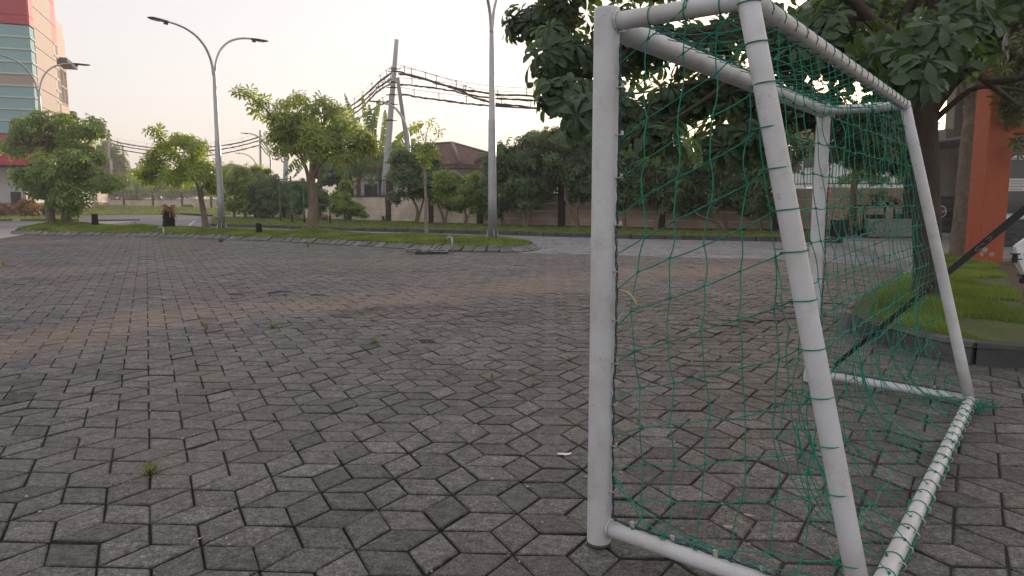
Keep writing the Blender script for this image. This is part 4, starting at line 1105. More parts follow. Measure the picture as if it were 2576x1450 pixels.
tree('multi-stemmed bushy tree on the left end of the grass island before the office building', (-20.95, 32.8, .29), 32.8,
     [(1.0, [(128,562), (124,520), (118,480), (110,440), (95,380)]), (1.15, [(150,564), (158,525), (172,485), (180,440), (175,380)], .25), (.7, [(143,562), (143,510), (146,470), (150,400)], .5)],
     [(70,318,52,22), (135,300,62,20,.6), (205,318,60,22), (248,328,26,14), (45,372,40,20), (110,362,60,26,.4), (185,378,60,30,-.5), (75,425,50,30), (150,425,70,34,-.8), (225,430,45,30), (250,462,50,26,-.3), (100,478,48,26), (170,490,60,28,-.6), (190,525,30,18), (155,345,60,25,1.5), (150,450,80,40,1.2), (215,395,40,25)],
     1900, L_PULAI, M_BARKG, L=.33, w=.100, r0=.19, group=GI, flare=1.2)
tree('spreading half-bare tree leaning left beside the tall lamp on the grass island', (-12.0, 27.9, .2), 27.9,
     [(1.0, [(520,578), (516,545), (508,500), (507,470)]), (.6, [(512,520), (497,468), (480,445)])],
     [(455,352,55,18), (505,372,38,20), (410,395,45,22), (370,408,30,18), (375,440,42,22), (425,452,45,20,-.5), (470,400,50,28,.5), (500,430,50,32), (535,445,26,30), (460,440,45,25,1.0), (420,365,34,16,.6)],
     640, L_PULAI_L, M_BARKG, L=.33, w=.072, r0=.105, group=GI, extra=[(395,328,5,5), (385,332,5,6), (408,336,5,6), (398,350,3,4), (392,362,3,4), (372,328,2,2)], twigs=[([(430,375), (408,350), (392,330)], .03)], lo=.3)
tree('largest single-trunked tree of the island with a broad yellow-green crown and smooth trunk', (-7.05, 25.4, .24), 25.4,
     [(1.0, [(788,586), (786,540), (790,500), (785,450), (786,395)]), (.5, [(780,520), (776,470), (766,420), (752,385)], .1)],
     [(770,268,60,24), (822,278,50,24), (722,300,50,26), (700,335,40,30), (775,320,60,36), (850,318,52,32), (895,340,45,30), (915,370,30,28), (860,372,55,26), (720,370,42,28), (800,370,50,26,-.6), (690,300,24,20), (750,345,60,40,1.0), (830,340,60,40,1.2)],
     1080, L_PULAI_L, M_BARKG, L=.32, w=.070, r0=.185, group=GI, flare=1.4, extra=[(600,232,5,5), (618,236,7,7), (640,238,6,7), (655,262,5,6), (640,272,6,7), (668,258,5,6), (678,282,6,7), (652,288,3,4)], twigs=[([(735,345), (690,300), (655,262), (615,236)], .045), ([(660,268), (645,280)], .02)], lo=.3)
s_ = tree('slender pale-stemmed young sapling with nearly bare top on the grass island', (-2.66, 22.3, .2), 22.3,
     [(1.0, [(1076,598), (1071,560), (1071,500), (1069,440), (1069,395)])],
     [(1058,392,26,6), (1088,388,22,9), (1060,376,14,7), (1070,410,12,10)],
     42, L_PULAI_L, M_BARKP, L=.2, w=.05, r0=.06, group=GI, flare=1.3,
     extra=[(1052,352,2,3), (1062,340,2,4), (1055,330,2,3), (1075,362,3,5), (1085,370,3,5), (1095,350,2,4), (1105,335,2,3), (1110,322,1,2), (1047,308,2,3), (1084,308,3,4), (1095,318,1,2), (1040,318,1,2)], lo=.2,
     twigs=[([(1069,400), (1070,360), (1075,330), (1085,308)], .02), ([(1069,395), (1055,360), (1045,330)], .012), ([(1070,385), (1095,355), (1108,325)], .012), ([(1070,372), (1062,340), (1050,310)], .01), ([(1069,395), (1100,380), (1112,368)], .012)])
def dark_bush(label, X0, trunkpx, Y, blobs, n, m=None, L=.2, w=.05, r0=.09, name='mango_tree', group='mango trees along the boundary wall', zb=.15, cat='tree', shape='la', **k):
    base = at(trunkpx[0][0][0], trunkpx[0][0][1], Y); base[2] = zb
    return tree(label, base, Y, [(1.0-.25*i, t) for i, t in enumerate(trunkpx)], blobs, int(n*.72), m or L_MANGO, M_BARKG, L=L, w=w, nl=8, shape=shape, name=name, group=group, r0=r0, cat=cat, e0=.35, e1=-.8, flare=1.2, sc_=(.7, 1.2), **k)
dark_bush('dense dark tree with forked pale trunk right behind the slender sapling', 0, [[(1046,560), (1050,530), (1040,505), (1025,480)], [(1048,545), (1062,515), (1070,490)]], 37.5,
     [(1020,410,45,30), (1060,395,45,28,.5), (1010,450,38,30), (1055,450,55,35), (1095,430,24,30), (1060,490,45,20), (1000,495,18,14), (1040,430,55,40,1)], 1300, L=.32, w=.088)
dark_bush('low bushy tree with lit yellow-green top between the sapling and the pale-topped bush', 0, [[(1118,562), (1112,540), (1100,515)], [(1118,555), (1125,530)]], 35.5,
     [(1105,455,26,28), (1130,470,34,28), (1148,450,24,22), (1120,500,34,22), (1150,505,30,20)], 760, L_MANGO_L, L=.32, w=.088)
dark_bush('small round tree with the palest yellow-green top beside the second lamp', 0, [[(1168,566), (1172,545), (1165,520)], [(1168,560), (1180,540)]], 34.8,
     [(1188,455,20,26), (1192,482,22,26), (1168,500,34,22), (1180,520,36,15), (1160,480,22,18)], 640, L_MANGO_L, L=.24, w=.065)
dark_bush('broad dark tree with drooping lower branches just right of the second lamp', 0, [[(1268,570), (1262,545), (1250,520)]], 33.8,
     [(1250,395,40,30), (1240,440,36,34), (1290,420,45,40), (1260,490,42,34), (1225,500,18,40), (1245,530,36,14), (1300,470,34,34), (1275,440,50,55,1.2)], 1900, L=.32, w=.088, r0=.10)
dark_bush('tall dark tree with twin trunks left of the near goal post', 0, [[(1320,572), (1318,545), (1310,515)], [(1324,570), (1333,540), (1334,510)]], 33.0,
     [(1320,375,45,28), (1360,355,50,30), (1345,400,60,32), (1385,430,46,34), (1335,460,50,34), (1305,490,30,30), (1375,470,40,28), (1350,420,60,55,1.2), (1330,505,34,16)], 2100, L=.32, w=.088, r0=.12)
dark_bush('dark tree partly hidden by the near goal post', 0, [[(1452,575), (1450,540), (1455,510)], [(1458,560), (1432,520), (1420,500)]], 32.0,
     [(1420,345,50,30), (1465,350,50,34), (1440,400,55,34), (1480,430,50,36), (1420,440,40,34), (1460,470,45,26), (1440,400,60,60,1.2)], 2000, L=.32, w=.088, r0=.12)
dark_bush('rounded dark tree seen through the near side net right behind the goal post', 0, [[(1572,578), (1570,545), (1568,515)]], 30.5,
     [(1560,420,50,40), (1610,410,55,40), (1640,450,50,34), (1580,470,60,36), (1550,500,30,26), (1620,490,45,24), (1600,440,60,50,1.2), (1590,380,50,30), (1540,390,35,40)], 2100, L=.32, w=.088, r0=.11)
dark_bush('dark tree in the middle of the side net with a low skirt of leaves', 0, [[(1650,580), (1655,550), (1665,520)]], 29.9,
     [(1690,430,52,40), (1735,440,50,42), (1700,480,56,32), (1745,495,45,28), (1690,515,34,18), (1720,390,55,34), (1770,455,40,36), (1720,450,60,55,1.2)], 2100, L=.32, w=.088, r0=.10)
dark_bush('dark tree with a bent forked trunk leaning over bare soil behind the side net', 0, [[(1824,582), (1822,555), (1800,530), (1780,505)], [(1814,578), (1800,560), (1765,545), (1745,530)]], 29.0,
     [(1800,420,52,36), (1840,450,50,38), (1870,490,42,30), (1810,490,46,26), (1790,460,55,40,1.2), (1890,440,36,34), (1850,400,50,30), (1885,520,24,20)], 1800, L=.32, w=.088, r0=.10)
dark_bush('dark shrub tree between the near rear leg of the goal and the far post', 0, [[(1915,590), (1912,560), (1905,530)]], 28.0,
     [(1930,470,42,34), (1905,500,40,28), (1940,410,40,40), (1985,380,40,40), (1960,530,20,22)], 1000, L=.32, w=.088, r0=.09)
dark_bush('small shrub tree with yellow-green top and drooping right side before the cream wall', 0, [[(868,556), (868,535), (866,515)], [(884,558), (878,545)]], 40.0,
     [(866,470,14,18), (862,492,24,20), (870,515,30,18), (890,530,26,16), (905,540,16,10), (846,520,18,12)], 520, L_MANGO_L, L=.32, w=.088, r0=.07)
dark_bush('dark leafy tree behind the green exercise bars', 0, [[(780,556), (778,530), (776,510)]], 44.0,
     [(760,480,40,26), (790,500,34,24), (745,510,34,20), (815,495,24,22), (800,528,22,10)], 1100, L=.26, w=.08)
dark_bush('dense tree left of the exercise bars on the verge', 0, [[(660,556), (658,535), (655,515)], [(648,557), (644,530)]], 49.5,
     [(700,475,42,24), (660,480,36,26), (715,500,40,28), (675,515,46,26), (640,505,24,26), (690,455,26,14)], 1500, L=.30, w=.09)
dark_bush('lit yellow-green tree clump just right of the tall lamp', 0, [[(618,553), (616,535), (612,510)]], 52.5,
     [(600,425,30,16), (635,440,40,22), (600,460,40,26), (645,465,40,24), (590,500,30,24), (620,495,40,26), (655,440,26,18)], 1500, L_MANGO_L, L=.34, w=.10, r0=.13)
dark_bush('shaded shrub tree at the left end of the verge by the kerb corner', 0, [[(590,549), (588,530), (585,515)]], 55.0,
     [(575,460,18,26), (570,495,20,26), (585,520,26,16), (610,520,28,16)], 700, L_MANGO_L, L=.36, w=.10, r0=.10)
# far greenery beyond the left wall
def far_tree(label, Y, blobs, n, m=L_FAR, px=None, L=.5, w=.14):
    b0 = blobs[-1]; base = at(px or b0[0], b0[1]+b0[3], Y); base[2] = .1
    return tree(label, base, Y, [(1, [(px or b0[0], b0[1]+b0[3]+8), (px or b0[0], b0[1])])], blobs, n, m, M_BARKG, L=L, w=w, nl=7, shape='la', name='far_tree', group='trees beyond the distant left wall', r0=.22, e0=.2, e1=-.9)
far_tree('tall feathery green tree rising just right of the office building', 112, [(262,375,22,22), (290,395,30,24), (268,420,28,30), (300,430,32,30), (325,455,28,24), (275,465,30,24), (300,475,40,20)], 1500, L=.7, w=.16)
far_tree('round olive tree beyond the wall behind the leaning half-bare tree', 118, [(395,430,34,24), (365,460,30,22), (400,470,36,20)], 700, L=.6, w=.16)
far_tree('low bright green thicket tree beyond the wall right of the dry stump', 116, [(455,478,40,14), (500,480,36,14), (540,470,26,18), (430,485,40,10)], 800, m=L_MANGO_L, L=.55, w=.16)
far_tree('bushy green tree beyond the wall directly left of the tall lamp pole', 104, [(575,430,28,18), (560,460,26,22), (590,455,30,20)], 600, m=L_MANGO_L, L=.6, w=.16)
# trees beyond the boundary wall near the houses
far_bg = dict(L=.34, w=.10)
dark_bush('dark round-leaved tree beyond the railing left of the banana clump', 0, [[(850,500), (850,470), (850,450)]], 56, [(835,420,34,26), (870,430,40,28), (820,445,28,20), (860,455,40,20), (800,435,18,14)], 900, L_MANGO, group='trees beyond the boundary wall', r0=.15, L=.4, w=.2, shape='ob')
dark_bush('tree with straight dark trunk standing left of the plant table by the open black fence', 0, [[(2146,592), (2146,520), (2150,450), (2158,400)]], 26.0, [(2130,390,60,30), (2200,380,60,34), (2260,400,50,34), (2080,370,50,34), (2160,350,80,34), (2240,350,70,30)], 1700, L_MANGO, group='trees beyond the boundary wall', r0=.16, L=.26, w=.08)
dark_bush('added sun-blocking tree beyond the fence directly behind the largest dark trunk', 0, [[(2296,470), (2296,420), (2298,380)]], 34, [(2296,380,46,40), (2305,320,40,44), (2280,430,40,26), (2300,270,34,30), (2262,350,44,40)], 1900, L_MANGO, group='trees beyond the boundary wall', r0=.14, L=.26, w=.08)  # added to keep the low sun off the pavers behind the goal
dark_bush('sunlit yellow-green thicket tree beyond the black fence', 0, [[(2190,480), (2190,450)]], 40, [(2170,430,26,16), (2140,445,26,12), (2270,430,30,22), (2205,450,20,10), (2290,400,30,30)], 800, L_MANGO_L, group='trees beyond the boundary wall', r0=.1, L=.3, w=.1)
dark_bush('tree beyond the wall behind the side net, carrying dark foliage over the railing', 0, [[(1660,480), (1660,430), (1670,390)]], 37, [(1560,370,60,34), (1640,360,70,36), (1730,360,70,36), (1820,370,60,34), (1900,370,60,34), (1690,400,90,30)], 2300, L_MANGO, group='trees beyond the boundary wall', r0=.18, L=.26, w=.08)
# ------------------------------------------------------------------ big tree by the kerb
bt = thing('tree', 'largest dark-trunked tree on the right-hand bed, its whorled leaves hanging over the goal', 'tree', (4.53, 7.75, .2))
a = Acc()
TP = [np.array([4.53, 7.73, .12]), at(2334,700,7.75), at(2331,560,7.75), at(2328,430,7.78), at(2324,330,7.8), at(2324,250,7.82)]
Q = np.array(smooth_line(TP, 8)); t = np.linspace(0, 1, len(Q))
V0n = len(Q)
r = .138*(1-.06*t)+.13*np.exp(-t*14)+.025*np.exp(-((t-1)/.08)**2)
P_ = Acc(); P_.tube(Q, r, 30, cap=True)
V = P_.v[0].reshape(V0n, 30, 3); cen = Q[:, None, :]
for i in range(V0n):
    for j in range(30):
        p = V[i, j]; k = 1+.10*noise.noise(Vector((math.cos(j/30*6.283)*1.6, math.sin(j/30*6.283)*1.6, p[2]*.7)))+.05*noise.noise(Vector((math.cos(j/30*6.283)*5, math.sin(j/30*6.283)*5, p[2]*1.5)))
        if t[i] < .14: k += .16*(1-t[i]/.14)*abs(math.sin(j/30*6.283*2.5))
        V[i, j] = Q[i]+(p-Q[i])*k
P_.v[0] = V.reshape(-1, 3); P_.obj('trunk', M_BARKD, bt)
TT = Q[-1]
a = Acc()
def L3(x, y, Y): return at(x, y, Y)
for pts, r0_, r1_ in (([TT-[0,0,.25], L3(2290,160,7.6), L3(2180,40,7.2), L3(2050,-80,6.8), L3(1900,-160,6.6)], .085, .04),
                      ([TT-[0,0,.2], L3(2355,120,7.9), L3(2370,-40,8.1), L3(2400,-250,8.3), L3(2420,-420,8.5)], .15, .07),
                      ([TT-[0,0,.3], L3(2420,190,7.5), L3(2500,205,7.1), L3(2590,190,6.8), L3(2700,150,6.6)], .055, .022),
                      ([TT-[0,0,.35], L3(2440,228,7.6), L3(2520,222,7.4), L3(2620,235,7.2)], .036, .016),
                      ([L3(2470,195,7.3), L3(2520,235,7.2), L3(2570,270,7.0)], .04, .015),
                      ([L3(2290,160,7.6), L3(2150,150,7.7), L3(2000,160,7.9), L3(1850,190,8.1), L3(1700,215,8.3)], .055, .02),
                      ([L3(2180,40,7.2), L3(2000,60,7.8), L3(1800,70,8.2), L3(1600,110,8.5), L3(1430,130,8.5)], .05, .02),
                      ([TT, L3(2200,180,8.6), L3(2050,260,9.0), L3(1950,330,9.3)], .07, .02),
                      ([L3(1850,190,8.1), L3(1760,260,8.0), L3(1640,330,7.8)], .035, .012),
                      ([L3(1600,110,8.5), L3(1500,200,7.8), L3(1430,260,7.3)], .035, .012),
                      ([L3(2300,-10,8), L3(2270,50,8), L3(2262,70,8.2)], .05, .03)):
    limb(a, pts, r0_, r1_, 10, .04)
kind(a.obj('branches', M_BARKD, bt), 'stuff')
BB = [(1380,60,105,60,8.9,60), (1335,70,60,36,9.2,30), (1410,150,80,50,8.4,50), (1425,235,66,45,7.4,44), (1450,290,50,20,6.8,14), (1550,110,110,90,8.6,90), (1560,270,90,70,8.0,60), (1700,90,150,110,9.0,120), (1690,260,120,80,8.4,90), (1630,350,80,34,7.6,26), (1830,230,130,100,8.6,110), (1850,350,100,48,8.2,46), (1980,80,150,100,8.0,100), (1990,270,110,80,8.8,80), (1960,370,70,34,8.0,24), (2120,120,130,90,6.8,60), (2110,290,110,70,9.2,70), (2180,350,110,46,8.8,50), (2230,180,110,60,6.2,34), (2330,120,110,70,5.6,26), (2300,190,60,40,5.3,10), (2150,30,160,60,8.6,70), (2420,60,100,80,6.6,40), (2420,150,70,40,6.0,14), (2250,330,44,40,9.4,20), (2240,240,80,50,8.6,40),
      (1500,-60,150,90,8.8,60), (1750,-120,200,120,8.8,90), (2050,-120,200,120,8.4,90), (2330,-150,180,120,8.0,70), (2560,-60,140,120,7.2,50), (1900,-320,350,140,8.6,110), (2300,-380,300,140,8.4,90)]
LB, WB_ = .225, .085
tpls = [rosette_tpl(LB, WB_, RNG.integers(6, 9), 'ob', 1, .2, -.85) for _ in range(10)]
PP, AA = [], []
for x, y, hw_, hh_, Y, n in BB:
    c = at(x, y, Y); s = Y/FP; P, A, rr = blob_pts(c, np.array([hw_*s, hw_*s*1.0, hh_*s]), int(n*1.05), .2, .15)
    PP.append(P); AA.append(A)
PP = np.concatenate(PP); AA = np.concatenate(AA); AA[:, 1] -= .25
pj = np.array([proj(*p) for p in PP])
lim = np.interp(pj[:, 0], [1255, 1300, 1330, 1345, 1480, 1560, 2010, 2100, 2270, 2300, 2400, 2410, 2576], [95, 180, 225, 290, 315, 385, 395, 385, 385, 215, 210, 170, 170])
ok = (pj[:, 1] < lim) & (PP[:, 1] > 3.9) & (pj[:, 0] > 1262) & ~((np.abs(pj[:, 0]-2264) < 14) & (pj[:, 1] > -40) & (pj[:, 1] < 75)) & ~((np.abs(pj[:, 0]-2212) < 30) & (pj[:, 1] < 75) & (pj[:, 1] > -40) & (RNG.random(len(PP)) < .7))
PP, AA = PP[ok], AA[ok]
dd = np.hypot(PP[:, 0], PP[:, 1]); pj = pj[ok]
cand = np.where((pj[:, 0] < 2560) & (pj[:, 1] > 20))[0]; cand = cand[np.argsort(dd[cand])][:42]
mask = np.ones(len(PP), bool); mask[cand] = False
a = Acc(); bake(a, tpls, PP[mask], AA[mask], RNG.uniform(.75, 1.12, mask.sum()), .2+.6*RNG.random(mask.sum()))
kind(a.obj('crown', L_BIG, bt), 'stuff')
LM = []
for k in range(8):
    v, f = leaf_tpl(LB*RNG.uniform(.85, 1.1), WB_*RNG.uniform(.9, 1.1), 'ob', .2+RNG.uniform(-.2, .2), -.8+RNG.uniform(-.4, .3), 1)
    q = Acc(); q.add(v+np.array([.012, 0, 0]), f, .3+.5*RNG.random(), smooth=True); q.tube([(0,0,0), (.02,0,.004), (.05,0,.010)], .0022, 5); LM.append(q.mesh('leaf', L_BIG))
Fm = frames(AA[cand]); org = root_loc(bt); cnt_ = 0
for q, i in enumerate(cand):
    n = int(RNG.integers(6, 8)); ph = RNG.uniform(0, 6)
    for k in range(n):
        if cnt_ >= 290: break
        an = ph+k/n*2*math.pi+RNG.normal(0, .12); Rz = np.array([[math.cos(an), -math.sin(an), 0], [math.sin(an), math.cos(an), 0], [0, 0, 1]])
        M4 = Matrix((Fm[q] @ Rz).tolist()).to_4x4(); M4.translation = Vector([float(v) for v in PP[i]-org])
        o = link('leaf', LM[RNG.integers(8)], bt); o.matrix_local = M4; cnt_ += 1
# rough-barked tree nearer the right-hand building
ot = thing('tree', 'rough flaky-barked tree with thin olive foliage in front of the grey building', 'tree', (9.55, 15.0, .15))
a = Acc(); TP = [np.array([9.5, 15.0, .05]), at(2418,600,15.0), at(2424,520,15.0), at(2430,430,15.02), at(2438,340,15.0), at(2442,300,15.0), at(2440,262,15.0)]
Q = np.array(smooth_line(TP, 9)); t = np.linspace(0, 1, len(Q)); r = .185*(1-.33*t)+.07*np.exp(-t*8)
P_ = Acc(); P_.tube(Q, r, 26); n_ = len(Q); V = P_.v[0].reshape(n_, 26, 3)
for i in range(n_):
    for j in range(26):
        an = j/26*6.283; k = 1+.13*noise.noise(Vector((math.cos(an)*3, math.sin(an)*3, V[i, j][2]*5)))+.06*noise.noise(Vector((math.cos(an)*9, math.sin(an)*9, V[i, j][2]*12)))
        V[i, j] = Q[i]+(V[i, j]-Q[i])*k
P_.v[0] = V.reshape(-1, 3); P_.obj('trunk', M_BARKR, ot)
a = Acc()
for pts, r0_, r1_ in (([Q[-3], at(2452,235,15), at(2495,222,14.9), at(2540,222,14.6), at(2570,225,14.4)], .05, .02), ([Q[-3], at(2420,200,15), at(2430,100,14.6), at(2480,10,14.4)], .07, .03), ([Q[-3], at(2470,180,14.8), at(2520,100,14.2), at(2570,60,13.8)], .06, .02), ([at(2440,180,15), at(2520,130,14), at(2600,20,13.5)], .04, .015), ([at(2495,222,14.9), at(2480,205,14.8), at(2470,190,14.7)], .02, .01), ([at(2470,180,14.8), at(2530,190,14.4), at(2600,230,14)], .035, .01)):
    limb(a, pts, r0_, r1_, 8)
kind(a.obj('branches', M_BARKR, ot), 'stuff')
tp = [rosette_tpl(.20, .055, 7, 'la', 2, .4, -.5) for _ in range(6)]; a = Acc()
for x, y, hw_, hh_, Y, n in ((2480,40,90,60,14.2,260), (2540,110,70,60,13.5,220), (2440,110,70,60,14.6,160), (2500,180,70,35,14.2,90), (2560,250,40,45,13.2,60), (2530,300,28,18,13.8,16), (2600,100,80,140,13,200), (2500,-120,150,120,14,200), (2560,380,16,30,13.4,8), (2420,20,60,50,15,120)):
    c = at(x, y, Y); s = Y/FP; P, A, rr = blob_pts(c, np.array([hw_*s, hw_*s, hh_*s]), n, .2, .2); bake(a, tp, P, A, RNG.uniform(.7, 1.15, n), RNG.random(n))
kind(a.obj('crown', L_OLIVE, ot), 'stuff')
# ------------------------------------------------------------------ street lamps
def lamp_head(org_pt, dirv, parent, droop=0.0):
    d = np.array([dirv[0], dirv[1], 0]); d /= np.linalg.norm(d); e = d*math.cos(droop)+np.array([0, 0, math.sin(droop)]); up = np.array([0,0,1.])-e*e[2]; up /= np.linalg.norm(up); sd = np.cross(e, up)
    Rm = np.stack([e, sd, up], -1)
    def tr(V): return np.array(V) @ Rm.T+np.array(org_pt)
    a = Acc()
    st = [(-.06,.045,.035), (.10,.055,.045), (.22,.075,.05), (.26,.13,.035), (.60,.15,.028), (.68,.10,.018), (.72,.03,.008)]
    V = []; n = 8
    for x, w, h in st:
        for k in range(n):
            t = k/n*2*math.pi; V.append((x, w*math.copysign(abs(math.cos(t))**.6, math.cos(t)), .0+h*math.copysign(abs(math.sin(t))**.7, math.sin(t))))
    F = [[i*n+j, i*n+(j+1) % n, (i+1)*n+(j+1) % n, (i+1)*n+j] for i in range(len(st)-1) for j in range(n)]+[list(range(n))[::-1], [(len(st)-1)*n+j for j in range(n)]]
    a.add(tr(V), F, .5); hd = a.obj('lamp_head', M_LAMPD, parent)
    a = Acc(); a.add(tr([(.28,-.10,-.034), (.58,-.10,-.030), (.58,.10,-.030), (.28,.10,-.034), (.28,-.10,-.045), (.58,-.10,-.041), (.58,.10,-.041), (.28,.10,-.045)]), BOXF[:, ::-1], .5, smooth=False); a.obj('lens', M_GLASSLENS, hd)
    a = Acc(); a.add(tr([(.02,-.03,-.11), (.16,-.03,-.11), (.16,.03,-.11), (.02,.03,-.11), (.02,-.03,-.04), (.16,-.03,-.04), (.16,.03,-.04), (.02,.03,-.04)]), BOXF, .5, smooth=False); a.obj('driver_box', M_LAMPD, hd)
def lamp_double(label, base, az, s=1.0, plinth=True, hs=.935, gr='double-armed galvanised street lamps'):
    root = thing('street_lamp', label, 'street lamp', base, gr); b = np.array(base, float)
    z0 = .0
    a = Acc(); a.lathe(b, [(.135, 0), (.125, 1.2), (.105, 3.4), (.103, 3.42), (.092, 3.44), (.075, 5.6*hs), (.06, 6.35*hs), (.056, 6.42*hs)], 10); pole = a.obj('pole', M_GALV, root)
    a = Acc(); a.bbox(b+[0,0,.012], (.46, .46, .024), .3, .004); a.obj('base_plate', M_GALV, root)
    for k in range(4):
        t = k*math.pi/2+.3; c, s_ = math.cos(t), math.sin(t); n = np.array([-s_, c, 0])*.008
        a = Acc(); P = [b+np.array([c*.12, s_*.12, .02]), b+np.array([c*.24, s_*.24, .02]), b+np.array([c*.23, s_*.23, .06]), b+np.array([c*.115, s_*.115, .42])]
        a.add([p-n for p in P]+[p+n for p in P], [[0,1,2,3], [7,6,5,4], [0,4,5,1], [1,5,6,2], [2,6,7,3], [3,7,4,0]], .5, smooth=False); a.obj('gusset', M_GALV, root)
        a = Acc(); a.lathe(b+np.array([math.cos(t+.785)*.25, math.sin(t+.785)*.25, .02]), [(.022,0), (.022,.03), (.012,.031), (.012,.07)], 6); a.obj('bolt', M_GALV, root)
    if plinth:
        a = Acc(); V = [(x*q, y*q, z) for z, q in ((-.25, .46), (.02, .44), (.02, .40)) for x, y in ((-1,-1),(1,-1),(1,1),(-1,1))]
        P = np.array(V)*[1,1,1]; c, s_ = math.cos(.3), math.sin(.3); P = P @ np.array([[c,s_,0],[-s_,c,0],[0,0,1]])+b-[0,0,.02]
        a.add(P, [[0,1,5,4],[1,2,6,5],[2,3,7,6],[3,0,4,7],[8,9,10,11],[4,5,9,8],[5,6,10,9],[6,7,11,10],[7,4,8,11]], .5, smooth=False); a.obj('concrete_base', M_CONC, root)
    for sg in (1, -1):
        d = np.array([math.cos(az), math.sin(az), 0])*sg
        P = [b+d*x*.84+[0,0,z*hs] for x, z in ((.04,6.2), (.07,6.5), (.16,6.85), (.38,7.25), (.75,7.58), (1.2,7.78), (1.62,7.87), (1.95,7.90))]
        Q = smooth_line(P, 4); a = Acc(); a.tube(Q, np.linspace(.05, .034, len(Q)), 10); arm = a.obj('arm', M_GALV, root)
        lamp_head(Q[-1], d, arm, .03)
    return root
lamp_double('tall double-armed grey street lamp on a concrete block in the island middle', (-11.05, 27.1, .17), math.atan2(1.6, 1.2))
lamp_double('second double-armed street lamp near the right tip of the island, its arms cut off above', (-.56, 20.4, .17), math.atan2(1.75, .9), plinth=False)
lamp_double('double-armed street lamp rising behind the bushy tree in front of the glass tower', (-22.95, 35.3, 0), math.atan2(1.45, 1.35), plinth=False, hs=1.03)
def lamp_single(label, px, ytop, Y, dx, base_z=.1, h=8.0):
    b = at(px, 450, Y); b[2] = base_z; root = thing('street_lamp', label, 'street lamp', b, 'distant single-armed street lamps')
    zt = at(px, ytop, Y)[2]
    a = Acc(); Q = smooth_line([b, b+[0,0,(zt-b[2])*.5], [b[0], b[1], zt-2.3], [b[0]+dx*.12, b[1], zt-1.3], [b[0]+dx*.42, b[1], zt-.45], [b[0]+dx*.8, b[1], zt-.06], [b[0]+dx, b[1], zt]], 5)
    a.tube(Q, np.linspace(.11, .045, len(Q)), 8); p = a.obj('pole', M_GALV, root); lamp_head(Q[-1], (dx, 0), p, .05); return root
lamp_single('single-armed street lamp curving left beyond the boundary wall between two cable poles', 682, 336, 70, -2.1)
lamp_single('smallest single-armed street lamp far off beside the thin dark cable pole', 650, 386, 96, -2.3)
lamp_single('single-armed street lamp curving out beside the leaning white cable pole', 1030, 256, 44.5, -1.75)
# ------------------------------------------------------------------ utility poles and cables
def upole(label, pts, Y, r0, r1, m=M_CONC, clamps=(), grp='utility poles carrying cables', dyb=0):
    P = [at(x, y, Y) for x, y in pts]; P[0] = np.array([P[0][0], P[0][1]+dyb, P[0][2]]); root = thing('utility_pole', label, 'utility pole', P[0], grp)
    a = Acc(); Q = [lerp(P[0], P[-1], t) for t in np.linspace(0, 1, 10)]; a.tube(Q, np.linspace(r0, r1, 10), 12); a.obj('pole', m, root)
    for y in clamps:
        t = (y-pts[0][1])/(pts[-1][1]-pts[0][1]); c = lerp(P[0], P[-1], t); r = r0+(r1-r0)*t
        a = Acc(); a.lathe(c-[0,0,.05], [(r+.005, 0), (r+.03, .01), (r+.03, .09), (r+.005, .1)], 12); a.bbox(c+[r+.12,0,0], (.26, .05, .05), 0, .01); a.bbox(c-[r+.12,0,0], (.26, .05, .05), 0, .01); a.obj('clamp', M_IRON, root)
    return root
Wpole = mat('whitish pole concrete', (.40, .40, .42), .8, .12, 4, .003, 30)
upole('thick leaning whitish cable pole rising behind the banana clump', [(961,560), (998,100)], 47, .27, .135, Wpole, (172, 178, 205, 218, 236, 260, 300))
upole('grey prop pole leaning against the whitish cable pole', [(1050,545), (1000,196)], 46.6, .15, .12, M_CONC, ())
upole('pale cable pole half hidden behind the largest island tree', [(716,520), (725,245)], 72, .30, .15, Wpole)
upole('thin dark cable pole with looped cables beside the distant lamps', [(657,500), (654,328)], 110, .20, .14, M_CONC, (345, 358, 372))
upole('short cable pole top above the feathery tree right of the office building', [(274,500), (273,327)], 106, .20, .16)
upole('farthest thin cable pole between the office and the leaning tree', [(309,500), (309,366)], 135, .18, .16)
def cable(label, pts, Y0, Y1, r=.045, hang=True, dz=.42, step=2.6, grp='black overhead cable bundles'):
    n = len(pts); P = [at(x, y, Y0+(Y1-Y0)*(i/(n-1))) for i, (x, y) in enumerate(pts)]
    Q = np.array(smooth_line(P, 14)); m = len(Q)
    root = thing('overhead_cable', label, 'cable', Q[0], grp)
    w = np.array([noise.noise(Vector((i*.35, P[0][2], 0))) for i in range(m)])*.05
    a = Acc(); a.tube(Q+np.stack([w*0, w*0, w], -1), r*(1+.35*np.abs(RNG.standard_normal(m))), 6, wob=.1); a.obj('cable_bundle', M_CABLE, root)
    if hang:
        T = Q.copy(); u = np.linspace(0, 1, m); T[:, 2] += dz+.25*np.abs(np.sin(u*6))*0
        a = Acc(); a.tube(T, .011, 4); a.obj('support_wire', M_CABLE, root)
        L = np.concatenate([[0], np.cumsum(np.linalg.norm(np.diff(Q, axis=0), axis=1))]); s = step*.6
        while s < L[-1]:
            i = int(np.searchsorted(L, s)); 
            b = Acc(); b.tube([Q[i], lerp(Q[i], T[i], .5)+[.02,0,0], T[i]], .022, 5); b.tube([T[i]-[.07,0,0], T[i]+[.07,0,0]], .02, 4); b.obj('hanger', M_CABLE, root); s += step
    return root
cable('topmost cable bundle running right from the leaning pole', [(1000,180), (1030,188), (1110,213), (1225,235), (1370,243), (1560,238), (1760,215)], 47, 34)
cable('cable bundle that crosses the others on its way down to the right', [(1003,186), (1060,197), (1150,226), (1225,256), (1370,274), (1560,280), (1760,270)], 47, 34.5)
